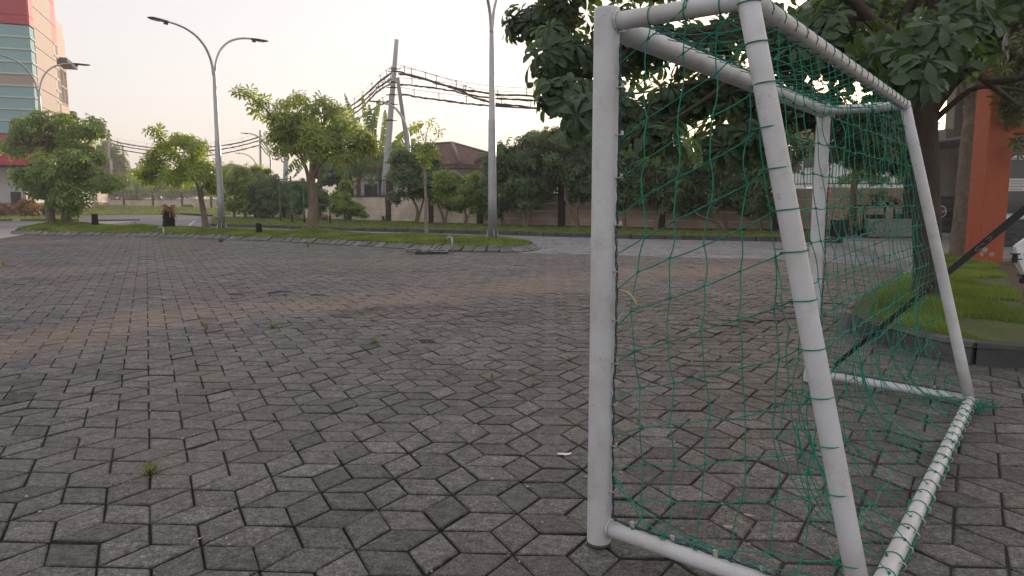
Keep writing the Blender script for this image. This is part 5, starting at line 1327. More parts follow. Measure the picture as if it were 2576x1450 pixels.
cable('cable bundle second in height along the right-hand span', [(1003,213), (1060,218), (1130,228), (1225,246), (1370,254), (1560,256), (1760,244)], 47.2, 35)
cable('lowest cable bundle of the right-hand span', [(1008,237), (1060,246), (1140,257), (1225,266), (1370,274), (1560,284), (1760,280)], 47.4, 35.5)
cable('highest cable bundle dropping left from the leaning pole', [(993,180), (960,202), (900,255), (840,290), (728,316)], 47, 72, r=.05)
cable('middle cable bundle dropping left from the leaning pole', [(992,196), (955,218), (900,268), (840,302), (727,328)], 47, 72, r=.05)
cable('third cable bundle dropping left from the leaning pole', [(990,209), (950,231), (900,280), (840,314), (726,340)], 47, 72, r=.05)
cable('lower cable bundle dropping left past the curved lamp arm', [(990,250), (950,268), (900,300), (840,330), (725,352)], 47, 72, r=.05)
for nm, off in (('upper', 0), ('middle', 9), ('lower', 21)):
    cable(f'{nm} of the far cable bundles sagging between the thin pole and the office', [(655,344+off), (600,360+off*.9), (530,370+off), (440,376+off*.9), (370,371+off*.8), (308,361+off*.8), (274,352+off*.8)], 110, 112, r=.075, dz=.6, step=5, grp='far cable bundles')
a_ = [(656,350), (672,372), (690,384), (712,376), (722,360)]
for nm, off in (('upper', 0), ('middle', 8), ('lower', 17)):
    cable(f'{nm} slack cable loop hanging between the thin pole and the distant lamp', [(x, y+off) for x, y in a_], 110, 74, r=.05, hang=False, grp='slack cable loops')
# ------------------------------------------------------------------ banana plants
def banana_leaf(Q, W, tear=.4, hang=.5):
    """Q: midrib points in metres; W: width"""
    Q = np.array(smooth_line(Q, 6)); m = len(Q); a = Acc(); T = np.gradient(Q, axis=0); T /= np.linalg.norm(T, axis=1)[:, None]
    t = np.linspace(0, 1, m); wd = W*np.clip(np.sin(np.clip((t+.06)/1.06, 0, 1)*math.pi)**.55, 0, 1)*(t > .08)
    cv = np.array([RNG.normal(0, .2), -1, .15]); S = np.cross(T, cv); S /= np.linalg.norm(S, axis=1)[:, None]
    for sg in (-1, 1):
        dr = 0; grp = 0
        for i in range(m-1):
            if RNG.random() < tear: dr = RNG.uniform(0, hang); grp = RNG.uniform(-.15, .15)
            for h in range(2):
                p, q = lerp(Q[i], Q[i+1], h*.5), lerp(Q[i], Q[i+1], h*.5+.5-(.10 if RNG.random() < tear else 0)); w0 = wd[i]/2; w1 = (wd[i]*(.5-.5*h)+wd[i+1]*(.5+.5*h))/2
                o0 = S[i]*sg*math.cos(dr)*w0+np.array([0,0,-1])*math.sin(dr)*w0; o1 = S[i+1]*sg*math.cos(dr)*w1+np.array([0,0,-1])*math.sin(dr)*w1+T[i]*grp*w1*.4
                a.add([p, q, q+o1*.55+[0,0,.05*w1], p+o0*.55+[0,0,.05*w0], q+o1, p+o0], [[0,1,2,3], [3,2,4,5]] if sg > 0 else [[3,2,1,0], [5,4,2,3]], .5+grp)
    a.tube(Q, np.linspace(.05, .012, m), 5)
    return a
def banana(label, base, Y, stemtop, leaves, r=.16):
    b = at(base[0], base[1], Y); root = thing('banana_plant', label, 'banana plant', b, 'banana plants beyond the walls')
    a = Acc(); a.tube(smooth_line([b, lerp(b, at(*stemtop, Y), .5), at(*stemtop, Y)], 4), np.linspace(r, r*.55, 9), 10, wob=.03); a.obj('stem', L_BAN, root)
    for lf in leaves:
        pts, wpx, mt, tr_, hg = lf[:5]; dy = lf[5] if len(lf) > 5 else RNG.uniform(-1.2, 1.2)
        P = [at(x, y, Y+dy*i/(len(pts)-1)) for i, (x, y) in enumerate(pts)]
        banana_leaf(P, wpx*Y/FP, tr_, hg).obj('leaf', mt, root)
M_BROWNL = mat('dead banana leaf', (.24, .10, .04), .85, .3, 5, tone=.3, translucent=.3)
banana('tallest banana plant with upright torn leaves beside the leaning pole', (960,520), 49, (955,400),
       [([(940,420), (900,330), (866,234)], 14, L_BAN, .8, .5), ([(945,420), (925,330), (911,238)], 16, L_BAN, .8, .6), ([(950,410), (938,330), (956,250)], 19, L_BANY, .25, .3), ([(955,400), (965,340), (969,276)], 17, L_BANY, .3, .3), ([(950,410), (935,340), (928,262)], 22, L_BAN, .5, .5),
        ([(960,400), (1010,345), (1066,310)], 26, L_BAN, .3, .6), ([(960,405), (1010,375), (1045,350)], 26, L_BANY, .2, .4), ([(960,410), (1020,392), (1075,412)], 30, L_BAN, .5, .8), ([(955,410), (915,370), (880,330)], 30, L_BAN, .5, .6), ([(955,410), (900,385), (860,405)], 30, L_BAN, .6, .8), ([(960,410), (1000,410), (1030,445)], 26, L_BAN, .6, 1.0)])
banana('banana plant with fanned leaf stalks and a dead brown leaf above the railing', (902,520), 48, (902,440),
       [([(902,445), (880,410), (845,400)], 28, L_BAN, .5, .8), ([(902,445), (890,400), (870,375)], 26, L_BAN, .4, .6), ([(902,445), (912,400), (940,375)], 28, L_BAN, .3, .6), ([(902,445), (930,405), (970,410)], 30, L_BAN, .5, .9), ([(902,445), (930,425), (962,455)], 26, L_BAN, .5, .9), ([(915,395), (938,398), (960,434)], 14, M_BROWNL, .8, 1.3), ([(902,445), (880,430), (862,460)], 24, L_BAN, .5, .9), ([(902,445), (925,440), (940,470)], 22, L_BANY, .3, .8), ([(902,440), (900,470), (905,490)], 16, M_BROWNL, .8, 1.2)])
banana('banana plant whose tattered leaves arch out left behind the smooth trunk', (806,520), 50, (806,410),
       [([(806,415), (765,392), (716,442)], 20, L_BAN, .8, 1.2, 0), ([(806,415), (775,398), (736,448)], 16, L_BAN, .8, 1.2, .5), ([(806,410), (780,380), (735,378)], 20, L_BAN, .5, .8, 0), ([(806,415), (835,392), (860,380)], 22, L_BAN, .5, .8), ([(806,415), (830,400), (812,452)], 20, L_BAN, .8, 1.1), ([(806,415), (845,410), (870,450)], 26, L_BAN, .7, 1.1), ([(806,412), (812,380), (830,345)], 20, L_BAN, .5, .8)])
banana('far banana plant with pale upright leaves beyond the distant left wall', (345,545), 108, (345,475),
       [([(345,480), (335,460), (324,440)], 12, L_BANY, .2, .3), ([(345,480), (346,450), (350,432)], 12, L_BANY, .1, .3), ([(345,480), (352,455), (362,438)], 12, L_BANY, .2, .3), ([(345,482), (330,470), (312,476)], 12, L_BAN, .5, .8), ([(345,482), (365,465), (388,470)], 14, L_BANY, .4, .8), ([(345,482), (375,478), (402,500)], 12, L_BAN, .4, .8)], r=.3)
# ------------------------------------------------------------------ exercise bars, posts, stumps
eb = thing('exercise_bars', 'green steel pull-up and dip bars standing on the grass behind the largest island tree', 'exercise bars', gp(735,559,.15))
posts = [(706,558,447), (735,560,446), (766,561,451), (800,563,512), (831,565,515)]; tops = []
for x, yb, yt in posts:
    b = gp(x, yb, .15); t = at(x+.8, yt, b[1]); t[0] = b[0]; a = Acc(); a.lathe(b, [(.05, 0), (.05, .35), (.065, .36), (.065, .44), (.045, .45), (.045, t[2]-b[2]+.05), (.02, t[2]-b[2]+.06)], 8); a.obj('post', M_GREENP, eb); tops.append(t)
for i, j, dz in ((0, 1, -.08), (1, 2, -.18), (2, 3, None), (3, 4, -.02)):
    p, q = tops[i].copy(), tops[j].copy()
    if dz is None: p[2] = q[2] = tops[3][2]-.02
    else: p[2] = q[2] = min(p[2], q[2])+dz
    a = Acc(); a.tube([p, lerp(p, q, .5), q], .024, 7); a.obj('bar', M_GREENP, eb)
b = gp(973,556.5,.15); a = Acc(); a.tube([b, b+[.02,0,.7], b+[-.03,0,1.4]], [.09,.08,.07], 7, wob=.08); tag(a.obj('wooden_stake', M_BARKD), 'dark upright wooden stake on the verge before the cream wall panel', 'stake')
b = gp(965,556.5,.15); a = Acc(); a.tube([b, b+[-.05,0,.28]], [.09,.07], 7, wob=.1); tag(a.obj('tree_stump', M_BARKD), 'tiny cut stump beside the dark wooden stake', 'stump')
def rock(c, r, sq=.6):
    a = Acc(); n1, n2 = 8, 12; V = []
    for i in range(n1+1):
        for j in range(n2):
            th_, ph = math.pi*i/n1, 2*math.pi*j/n2; v = np.array([math.sin(th_)*math.cos(ph), math.sin(th_)*math.sin(ph), math.cos(th_)*sq]); V.append(c+v*r*(1+.25*noise.noise(Vector(v*1.7+np.array(c)))))
    a.add(V, [[i*n2+j, (i+1)*n2+j, (i+1)*n2+(j+1) % n2, i*n2+(j+1) % n2] for i in range(n1) for j in range(n2)], .5); return a
b = gp(809,553,.15); tag(rock(b+[0,0,.15], .42).obj('rock', M_STONEL), 'pale rock lying on the grass beside the dip bars', 'rock')
def stump(label, x, y, wpx, hpx, zb=.2, top=None, lean=0):
    b = gp(x, y, zb); s = b[1]/FP; w, h = wpx*s/2, hpx*s; n = 12; a = Acc()
    zz_ = np.linspace(-.05, 1, 10); V = []; k = 18
    for z in zz_:
        for j in range(k):
            t = j/k*2*math.pi; r = w*(1.12-.25*max(0, z)+.12*(noise.noise(Vector((math.cos(t)*2, math.sin(t)*2, z*5+x)))+.5*noise.noise(Vector((math.cos(t)*6, math.sin(t)*6, z*14)))))
            zt = z*h+(h*.12*noise.noise(Vector((math.cos(t)*2.5, math.sin(t)*2.5, x))) if z > .8 else 0)
            V.append((b[0]+r*math.cos(t)+lean*z*h, b[1]+r*math.sin(t), b[2]+zt))
    a.add(V, [[i*k+j, i*k+(j+1) % k, (i+1)*k+(j+1) % k, (i+1)*k+j] for i in range(9) for j in range(k)]+[[9*k+j for j in range(k)]], .4)
    root = thing('palm_stump', label, 'stump', b, 'blackened stumps on the island'); a.obj('trunk', M_CHAR, root); return root, b, h, w
stump('blackened stump with pale dry top between the bushy tree and the dry-fronded palm', 240, 573, 15, 34)
r_, b, h, w = stump('thick black palm stump crowned with dry orange fronds', 425, 578, 27, 46, lean=.05)
for k in range(24):
    an = RNG.uniform(0, 6.283); up = RNG.uniform(.0, 1.0) ; L = .22+.36*up*RNG.uniform(.5, 1); d = np.array([math.cos(an), math.sin(an), 0]); c = b+[.04,0,h*1.02]
    Q = np.array(smooth_line([c+d*.05, c+d*L*.45+[0,0,.22*up+.05], c+d*L*.8+[0,0,.25*up-.15*(1-up)], c+d*L+[0,0,.25*up-.34*(1-up)]], 3)); a = Acc(); a.tube(Q, np.linspace(.012, .004, len(Q)), 4)
    for i in range(2, len(Q)):
        for sg in (-1, 1):
            s_ = np.array([-d[1], d[0], 0])*sg*.05+[0,0,-.04]; a.add([Q[i], Q[i]+s_+d*.05, Q[i-1]], [[0,1,2]], RNG.random())
    a.obj('frond', M_DRY, r_)
stump('smallest blackened stump near the foot of the largest island tree', 652, 587, 15, 24)
a = Acc(); b = gp(345,568,.25); s = b[1]/FP; a.tube([b, b+[-.12,0,.22]], .045, 8); tag(a.obj('pipe_stub', M_STONEL), 'short leaning pipe stub on a grass mound of the island', 'pipe')
def tap(label, x, y, htop, spout, z=0.0):
    b = gp(x, y, z); s = b[1]/FP; h = htop*s; root = thing('standpipe', label, 'standpipe', b, 'water standpipes at the island kerb')
    a = Acc(); a.tube([b-[0,0,.05], b+[0,0,h*.5], b+[-.01,0,h]], .024, 8); a.obj('pipe', M_GALV, root)
    a = Acc(); a.tube([b+[0,0,h], b+[spout*.5,0,h+.01], b+[spout,0,h], b+[spout*1.05,0,h-.07]], [.024,.022,.022,.018], 8); a.bbox(b+[spout*.7,0,h+.05], (.03, .07, .03), 0, .005); a.obj('tap', M_GALV, root); return b, h
tap('grey water standpipe at the kerb between the palm stump and the leaning tree', 413, 600, 27, -.18)
tb, th_ = tap('water standpipe with a black hose at the kerb near the island tip', 1138, 636, 38, -.12)
hs = thing('garden_hose', 'black and grey hose coiled flat on the pavers beneath the right-hand standpipe', 'hose', gp(1085,637))
c0 = gp(1085,637,.02)
P = [tb+[-.13,0,th_-.05], tb+[-.20,-.04,th_*.6], tb+[-.35,-.1,.18], tb+[-.5,-.2,.04]]
a = Acc(); a.tube(smooth_line(P, 6), .012, 6); a.obj('hose_lead', M_BLACK, hs)
for nm, mt, R0, ph in (('hose_coil', M_BLACK, .34, 0), ('hose_coil', M_GALV, .29, 1.5)):
    t = np.arange(0, 5.3*2*math.pi, .35); R1 = R0*(1+.16*np.sin(t*.37+ph)+.05*np.sin(t*1.7)); a = Acc()
    a.tube(np.stack([c0[0]+R1*1.15*np.cos(t)+.05*np.sin(t*.21+ph), c0[1]+R1*.8*np.sin(t), .018+.012*(t/6.28)+.012*np.sin(t*1.3+ph)], -1), .0115, 5); a.obj(nm, mt, hs)
a = Acc(); b = gp(1030,634.5,0); a.bbox(b+[0,0,.05], (.22, .18, .10), .3, .02); tag(a.obj('loose_stone_block', M_STONEL), 'small loose stone block left of the coiled hose by the kerb', 'stone')
a = Acc(); b = gp(556,609,0); a.bbox(b+[0,0,.06], (.16, .14, .12), .3, .03); tag(a.obj('loose_stone', M_STONE), 'small dark stone at the foot of the kerb below the tall lamp', 'stone')
# croton shrubs by the office
def shrub(label, x, y, rpx, hpx, Y, mt, n=260, L=.30):
    b = at(x, y, Y); b[2] = .14; s = Y/FP; root = thing('croton_shrub', label, 'shrub', b, 'croton shrubs along the office wall'); a = Acc()
    for k in range(9):
        v = np.array([RNG.normal(0, .4), RNG.normal(0, .4), 1]); a.tube([b, b+v*hpx*s*.4, b+v*hpx*s*.75+[RNG.normal(0, .1),0,0]], [.03,.02,.01], 4)
    kind(a.obj('stems', M_BARKG, root), 'stuff')
    tp = [rosette_tpl(L, L*.28, 7, 'la', 2, .9, .2) for _ in range(5)]; a = Acc()
    P, A, rr = blob_pts(b+[0,0,hpx*s*.55], np.array([rpx*s, rpx*s*.8, hpx*s*.5]), n, .2, .6); bake(a, tp, P, A, RNG.uniform(.7, 1.1, n), RNG.random(n)); kind(a.obj('foliage', mt, root), 'stuff')
shrub('orange-leaved croton shrub at the corner of the white office wall', 76, 543, 26, 36, 56, L_CROTON, 380)
shrub('dark reddish croton shrub at the left photo edge below the white wall', 4, 543, 22, 32, 56, L_CROTON, 240)
shrub('yellow-green croton shrub behind the left stems of the bushy tree', 136, 540, 26, 34, 58, L_CROTON_G, 360)
shrub('small yellow-orange croton shrub right of the bushy tree trunks', 184, 540, 18, 26, 60, L_CROTON_G, 240)
shrub('little dark green shrub on the far lawn before the distant wall', 471, 523, 9, 12, 96, L_MANGO, 120, .4)
# ------------------------------------------------------------------ grey and orange building on the right
gb = thing('grey_building', 'low grey building with orange column, slate base and white-framed window at the right edge', 'building', (12, 20, .12))
def slab_px(x0, x1, y0, y1, Y, th, mt, name, parent=gb, bev=.01, rz=0, tone=None):
    p, q = at(x0, (y0+y1)/2, Y), at(x1, (y0+y1)/2, Y); z1 = at((x0+x1)/2, y0, Y)[2]; z0 = at((x0+x1)/2, y1, Y)[2]
    a = Acc(); a.bbox(((p[0]+q[0])/2, Y+th/2, (z0+z1)/2), (abs(q[0]-p[0]), th, z1-z0), 0, bev, tone); return a.obj(name, mt, parent)
YW = 24.0
zb_ = .12
def wall_x(x0, x1, ztop, Y, th, mt, name, zlow=.12):
    p, q = at(x0, 507, Y), at(x1, 507, Y); a = Acc(); a.bbox(((p[0]+q[0])/2, Y+th/2, (zlow+ztop)/2), (q[0]-p[0], th, ztop-zlow), 0, .01); return a.obj(name, mt, gb)
zt1, zt2, zt3 = at(2370,373,YW)[2], at(2395,324,YW)[2], at(2408,60,YW)[2]
M_PLAS = mat('weathered pale plaster', (.33, .32, .29), .9, .12, 1.5, .003, 30, col2=(.24, .23, .21), c2amt=.8)
wall_x(2343, 2367, zt1, YW, .5, M_PLAS, 'stepped_wall', 1.5); wall_x(2367.2, 2385, zt2, YW, .5, M_PLAS, 'stepped_wall', 1.5); wall_x(2385.2, 2415, zt3, YW, .5, M_PLAS, 'stepped_wall', 1.5)
wall_x(2343, 2415, 1.49, YW+.02, .4, M_GREYW, 'lower_wall')
p = at(2417, 507, YW-.15); a = Acc(); a.tube([(p[0], p[1], .15), (p[0], p[1], 3), (p[0], p[1], 6.5)], .07, 10); a.obj('downpipe', M_BLACK, gb)
wall_x(2420, 2600, 6.6, YW-.3, .3, M_GREYW, 'recessed_wall')
p0, p1 = at(2343, 507, YW)[0], at(2560, 507, YW)[0]
def slate(x0, x1, Yf, z0, z1, n_rows, ln=.5):
    hh = (z1-z0)/n_rows
    for r in range(n_rows):
        x = x0-RNG.uniform(0, ln*.6)
        while x < x1:
            w = ln*RNG.uniform(.6, 1.4); xa, xb = max(x, x0), min(x+w, x1)
            if xb-xa > .04:
                a = Acc(); pr = RNG.uniform(.0, .035); a.bbox(((xa+xb)/2, Yf-.01-pr/2, z0+hh*(r+.5)), (xb-xa-.008, .05+pr, hh-.008), 0, .006, RNG.random()); a.obj('stone', M_STONE, gb)
            x += w
slate(p0, p1, YW-.33, .32, 1.48, 12, .62)
a = Acc(); a.bbox(((p0+p1)/2+1, YW-1.0, .2), (p1-p0+2.2, 1.6, .18), 0, .015); a.obj('step', M_CONC, gb)
YF = 18.8
xF = at(2508, 507, YF)[0]; zs0, zs1 = .12, at(2530, 551, YF)[2]; zwt = at(2530, 391, YF)[2]; zb0, zb1 = at(2520, 336, YF)[2], at(2520, 321, YF)[2]
a = Acc(); a.bbox((xF+2.5, YF+.2, (.12+zs1)/2), (5, .25, zs1-.12), 0, .01); a.obj('base_wall', M_GREYW, gb)
slate(xF, xF+2.4, YF+.06, .14, zs1-.04, 10, .5)
a = Acc(); a.bbox((xF+2.5, YF+.2, zs1+.0), (5, .34, .035), 0, .008); a.obj('sill', M_FRAME, gb)
def frame_rect(x0, x1, z0, z1, Y, w, mt, name, parent):
    a = Acc(); 
    for c, d in ((((x0+x1)/2, Y, z0+w/2), (x1-x0, .09, w)), (((x0+x1)/2, Y, z1-w/2), (x1-x0, .09, w)), ((x0+w/2, Y, (z0+z1)/2), (w, .088, z1-z0-2*w)), ((x1-w/2, Y, (z0+z1)/2), (w, .088, z1-z0-2*w))): a.bbox(c, d, 0, .004)
    return a.obj(name, mt, parent)
xw0 = at(2522, 507, YF)[0]
wf = frame_rect(xw0, xw0+1.9, zs1+.02, zwt, YF+.10, .075, M_WHITEM, 'window_frame', gb)
frame_rect(xw0+.085, xw0+1.815, zs1+.105, zwt-.085, YF+.13, .03, M_FRAME, 'inner_sash', wf)
a = Acc(); a.box((xw0+.95, YF+.15, (zs1+zwt)/2), (1.72, .012, zwt-zs1-.2)); a.obj('pane', M_DGLASS, wf)
a = Acc(); a.box((xw0+.95, YF+.15, (zwt+zb0)/2), (1.9, .012, zb0-zwt-.04)); a.obj('upper_pane', M_DGLASS, gb)
a = Acc(); a.bbox((xw0+2.5, YF+.25, (zb1+6.6)/2), (5.6, .25, 6.6-zb1), 0, .01); a.obj('upper_wall', M_GREYC, gb)
xb0 = at(2440, 507, YF)[0]
a = Acc(); a.bbox((xb0+3.6, YF+.1, (zb0+zb1)/2), (7.2, .5, zb1-zb0), 0, .01); a.obj('orange_beam', M_ORANGE, gb)
a = Acc(); a.bbox((xb0+1.0, YF+.35, (zb1+6.6)/2+.02), (2.0, .25, 6.6-zb1-.05), 0, .01); a.obj('upper_wall', M_GREYC, gb)
a = Acc(); a.bbox((xb0+.9, YF+2.6, zb0-.06), (1.8, 4.4, .08), 0, .01); a.obj('soffit', M_GREYC, gb)
# things seen inside through the glass
for dx, z, w, h in ((.35, 1.3, .12, 1.0), (.8, .95, .5, .5), (1.2, 1.7, .3, 1.1)):
    a = Acc(); a.bbox((xw0+dx, YF+1.1, z), (w, .3, h), 0, .02); a.obj('interior_shelf', M_STONEL, gb)
n0 = at(2541, 449, YF); n1 = at(2576, 481, YF)
nt_ = thing('notice', 'white paper notice with lines of text taped inside the window at the right edge', 'notice', (n0[0]+.25, YF+.1, n0[2]))
a = Acc(); a.box((n0[0]+.28, YF+.135, (n0[2]+n1[2])/2), (.56, .006, n0[2]-n1[2])); a.obj('paper', M_PAPER, nt_)
for k in range(4):
    a = Acc(); a.box((n0[0]+.28, YF+.13, n0[2]-.07-.07*k), (.40-.06*(k % 2), .003, .014)); a.obj('text_line', M_STONE, nt_)
# orange column with flaking foot
cx0, cx1 = at(2462, 652, 13.75), at(2524, 652, 13.75)
a = Acc(); a.bbox(((cx0[0]+cx1[0])/2, 13.98, 3.1), (cx1[0]-cx0[0], .46, 6.2), 0, .015); colm = a.obj('column', M_ORANGE, gb)
for x, y, w in ((2478, 629, 9), (2496, 641, 9), (2470, 640, 7)):
    p = at(x, y, 13.745); s = 13.75/FP; a = Acc(); n = 7; V = [(p[0]+w*s*RNG.uniform(.5, 1.1)*math.cos(t), 13.7475, p[2]+w*.8*s*RNG.uniform(.5, 1.1)*math.sin(t)) for t in np.linspace(0, 6.283, n, endpoint=False)]
    a.add(V, [list(range(n))[::-1]], .5, smooth=False); a.obj('flaked_patch', M_KERBL, colm)
a = Acc(); a.bbox((14.5, 19.5, 6.75), (12.5, 12.0, .3), 0, .02); a.obj('canopy', M_GREYC, gb)
sb = at(2464, 374, YW-.6); s = YW/FP; a = Acc(); a.bbox((sb[0], YW-.75, sb[2]), (34*s, .5, 50*s), 0, .02); tag(a.obj('wall_speaker', M_BLACK), 'dark box hung on the grey wall between the rough-barked tree and orange column', 'speaker')
# stool, mop and basin behind the rough-barked tree
st = thing('stool', 'worn wooden stool by the slate wall, half hidden behind the rough-barked tree', 'stool', at(2446,590,22.9)-[0,0,0])
s = 22.9/FP; b = at(2449, 592, 22.9); b[2] = .29; tz = at(2449, 532, 22.9)[2]
a = Acc(); a.bbox((b[0]-.12, b[1], tz), (.42, .32, .05), 0, .008); a.obj('seat', M_WOOD, st)
for dx in (-.28, .05):
    for dy in (-.12, .12):
        a = Acc(); a.bbox((b[0]+dx, b[1]+dy, (b[2]+tz)/2-.02), (.05, .05, tz-b[2]-.02), 0, .006); a.obj('leg', M_WOOD, st)
for dy in (-.12, .12):
    a = Acc(); a.bbox((b[0]-.115, b[1]+dy, b[2]+.25), (.28, .03, .04), 0, .004); a.obj('rung', M_WOOD, st)
bs = at(2465, 584, 22.6); bs[2] = .30; bt_ = thing('basin', 'round pale metal basin on the step beside the orange column', 'basin', bs)
a = Acc(); a.lathe(bs, [(.13, 0), (.20, .05), (.235, .10), (.24, .105), (.225, .10), (.19, .05), (.12, .015)], 20); a.obj('bowl', M_GALV, bt_)
mp_ = thing('mop', 'thin mop handle leaning from the basin up to the orange column', 'mop', bs)
a = Acc(); a.tube([bs+[-.02,.02,.06], lerp(bs, at(2483, 512, 22.8), .5), at(2484, 506, 22.8)], .012, 6); a.obj('handle', M_GALV, mp_)
# round maroon sign
sg = thing('round_sign', 'round maroon sign with white rim, mostly hidden behind the largest dark trunk', 'sign', at(2366,533,YW-.5)); c = at(2366, 533, YW-.5); s = (YW-.5)/FP
Rx = Matrix.Rotation(math.pi/2, 3, 'X')
def disc(r, y, h, mt, name, par):
    t = np.linspace(0, 2*math.pi, 33)[:-1]; V = [(c[0]+r*math.cos(q), y, c[2]+r*math.sin(q)) for q in t]+[(c[0]+r*math.cos(q), y+h, c[2]+r*math.sin(q)) for q in t]
    a = Acc(); a.add(V, [list(range(32)), [63-i for i in range(32)]]+[[i, i+32, (i+1) % 32+32, (i+1) % 32] for i in range(32)], .5, smooth=False); return a.obj(name, mt, par)
disc(15.5*s, c[1], .03, M_PAPER, 'rim', sg); disc(13*s, c[1]-.006, .006, M_SIGN, 'face', sg)
def text(body, size, loc, mt, name, par, rot=(math.pi/2, 0, 0), ext=.002):
    cu = bpy.data.curves.new(name, 'FONT'); cu.body = body; cu.size = size; cu.extrude = ext; cu.align_x = 'CENTER'; cu.align_y = 'CENTER'; cu.materials.append(mt)
    o = bpy.data.objects.new(name, cu); COL.objects.link(o); me = bpy.data.meshes.new_from_object(o); bpy.data.objects.remove(o); o = link(name, me, par); o.location = [float(v) for v in np.array(loc)-root_loc(par)]; o.rotation_euler = rot; return o
text('STOP', 10.5*s, (c[0]-.5*s, c[1]-.010, c[2]), M_PAPER, 'lettering', sg)
# walkway and plant stall at the far right
sheet('walkway', [VK[-1], np.array(gp(2296,617)[:2]), np.array([10.2,21.9]), np.array([12.6,26.2]), np.array([16.5,26.2]), np.array([14.4,27.5]), np.array([13.2,24.5])], lvl(.148), M_CONC, 2, skirt=-.05)
wk = kind(link('walkway_kerb', (lambda a: (a.box((11.0, 21.9, -.03), (.1, .1, .02)), a)[1])(Acc()).mesh('walkway_kerb', M_KERB)), 'structure')
kerb([VK[-1]+[0, -.02], np.array(gp(2296,617)[:2])], PROF_BLOCK, .6, .03, M_KERB, wk, j=.003)
kerb([np.array(gp(2296,617)[:2]), BED[3]], PROF_BLOCK, .8, .03, M_KERB, wk, j=.003, nvar=3)
tbY = 23.6
x0, x1 = at(2171, 516, tbY)[0], at(2330, 516, tbY)[0]; zt_ = at(2230, 516, tbY)[2]
tbl = thing('plant_table', 'long dark metal table with potted plants against the brown wall at the right', 'table', (x0, tbY, .15))
a = Acc(); a.bbox(((x0+x1)/2, tbY+.3, zt_-.02), (x1-x0, .7, .05), 0, .006); a.obj('tabletop', M_BLACK, tbl)
for x in (x0+.04, (x0+x1)/2, x1-.04):
    for dy in (.0, .6):
        a = Acc(); a.bbox((x, tbY+dy, (zt_+.15)/2), (.045, .045, zt_-.2), 0, .004); a.obj('leg', M_BLACK, tbl)
def pot(label, x, y0, y1, w, Y, mt=M_STONE, z=None, leafy=20, lm=L_MANGO, zr=1.0, L=.16):
    b = at(x, y1, Y); b[2] = z if z is not None else b[2]; s = Y/FP; h = (y1-y0)*s; r = w*s/2
    root = thing('potted_plant', label, 'potted plant', b, 'potted plants by the brown wall')
    a = Acc(); a.lathe(b, [(r*.7, 0), (r*.95, h*.9), (r*1.08, h*.9), (r*1.08, h), (r*.9, h), (r*.85, h*.85)], 14); a.obj('pot', mt, root)
    tp = [rosette_tpl(L, L*.3, 6, 'la', 2, .7, -.2) for _ in range(3)]; a = Acc(); P = b+[0,0,h]+np.abs(RNG.normal(0, 1, (leafy, 3)))*[0,0,.22*zr]+RNG.normal(0, 1, (leafy, 3))*[.16*zr,.12,.04]; bake(a, tp, P, RNG.normal(0, .5, (leafy, 3))+[0,0,1], RNG.uniform(.7, 1.1, leafy), RNG.random(leafy))
    for k in range(5): a.tube([b+[0,0,h*.8], P[k]], .006, 4)
    kind(a.obj('foliage', lm, root), 'stuff')
pot('leafy plant in a small pot on the left end of the plant table', 2200, 508, 515, 14, tbY+.3, M_STONE, zt_, 30)
pot('plant in a small pot in the middle of the plant table', 2232, 508, 515, 12, tbY+.3, M_BLACK, zt_, 22)
pot('trailing plant in a low pot left of the dark trunk by the brown wall', 2130, 575, 590, 22, 23.8, M_STONEL, .16, 26, L_MANGO, 1.5)
pot('plant with upright stems growing beside the concrete bench', 2165, 570, 590, 16, 23.4, M_BLACK, .16, 26, L_MANGO, 2.0)
b = at(2256, 515, tbY+.3); b[2] = zt_; s = tbY/FP; M_REDP = mat('red plastic', (.38, .02, .035), .4, .08, 6)
rc = rock(b+[0,0,9*s], 10.5*s, .85); tag(rc.obj('red_bundle', M_REDP), 'round red plastic bundle sitting on the plant table', 'bundle')
for lab, x0_, x1_, y0, y1, mt in (('low grey concrete bench under the plant table', 2185, 2330, 551, 592, M_CONC), ('dark plastic crate on the ground left of the concrete bench', 2105, 2135, 553, 590, M_BLACK), ('small dark crate on the concrete bench under the table', 2196, 2222, 540, 551, M_BLACK), ('second small dark crate under the right end of the table', 2268, 2300, 538, 551, M_BLACK)):
    Yb = 23.35 if 'ground' in lab or 'low' in lab else 23.5; p, q = at(x0_, (y0+y1)/2, Yb), at(x1_, (y0+y1)/2, Yb); z1 = at(x0_, y0, Yb)[2]; z0 = at(x0_, y1, Yb)[2] if y1 < 560 else .15
    a = Acc(); a.bbox(((p[0]+q[0])/2, Yb+.25, (z0+z1)/2), (q[0]-p[0], .5, z1-z0), 0, .02); tag(a.obj('bench' if 'bench' in lab[:25] else 'crate', mt), lab, 'bench' if 'bench' in lab[:25] else 'crate')
a = Acc(); V = []
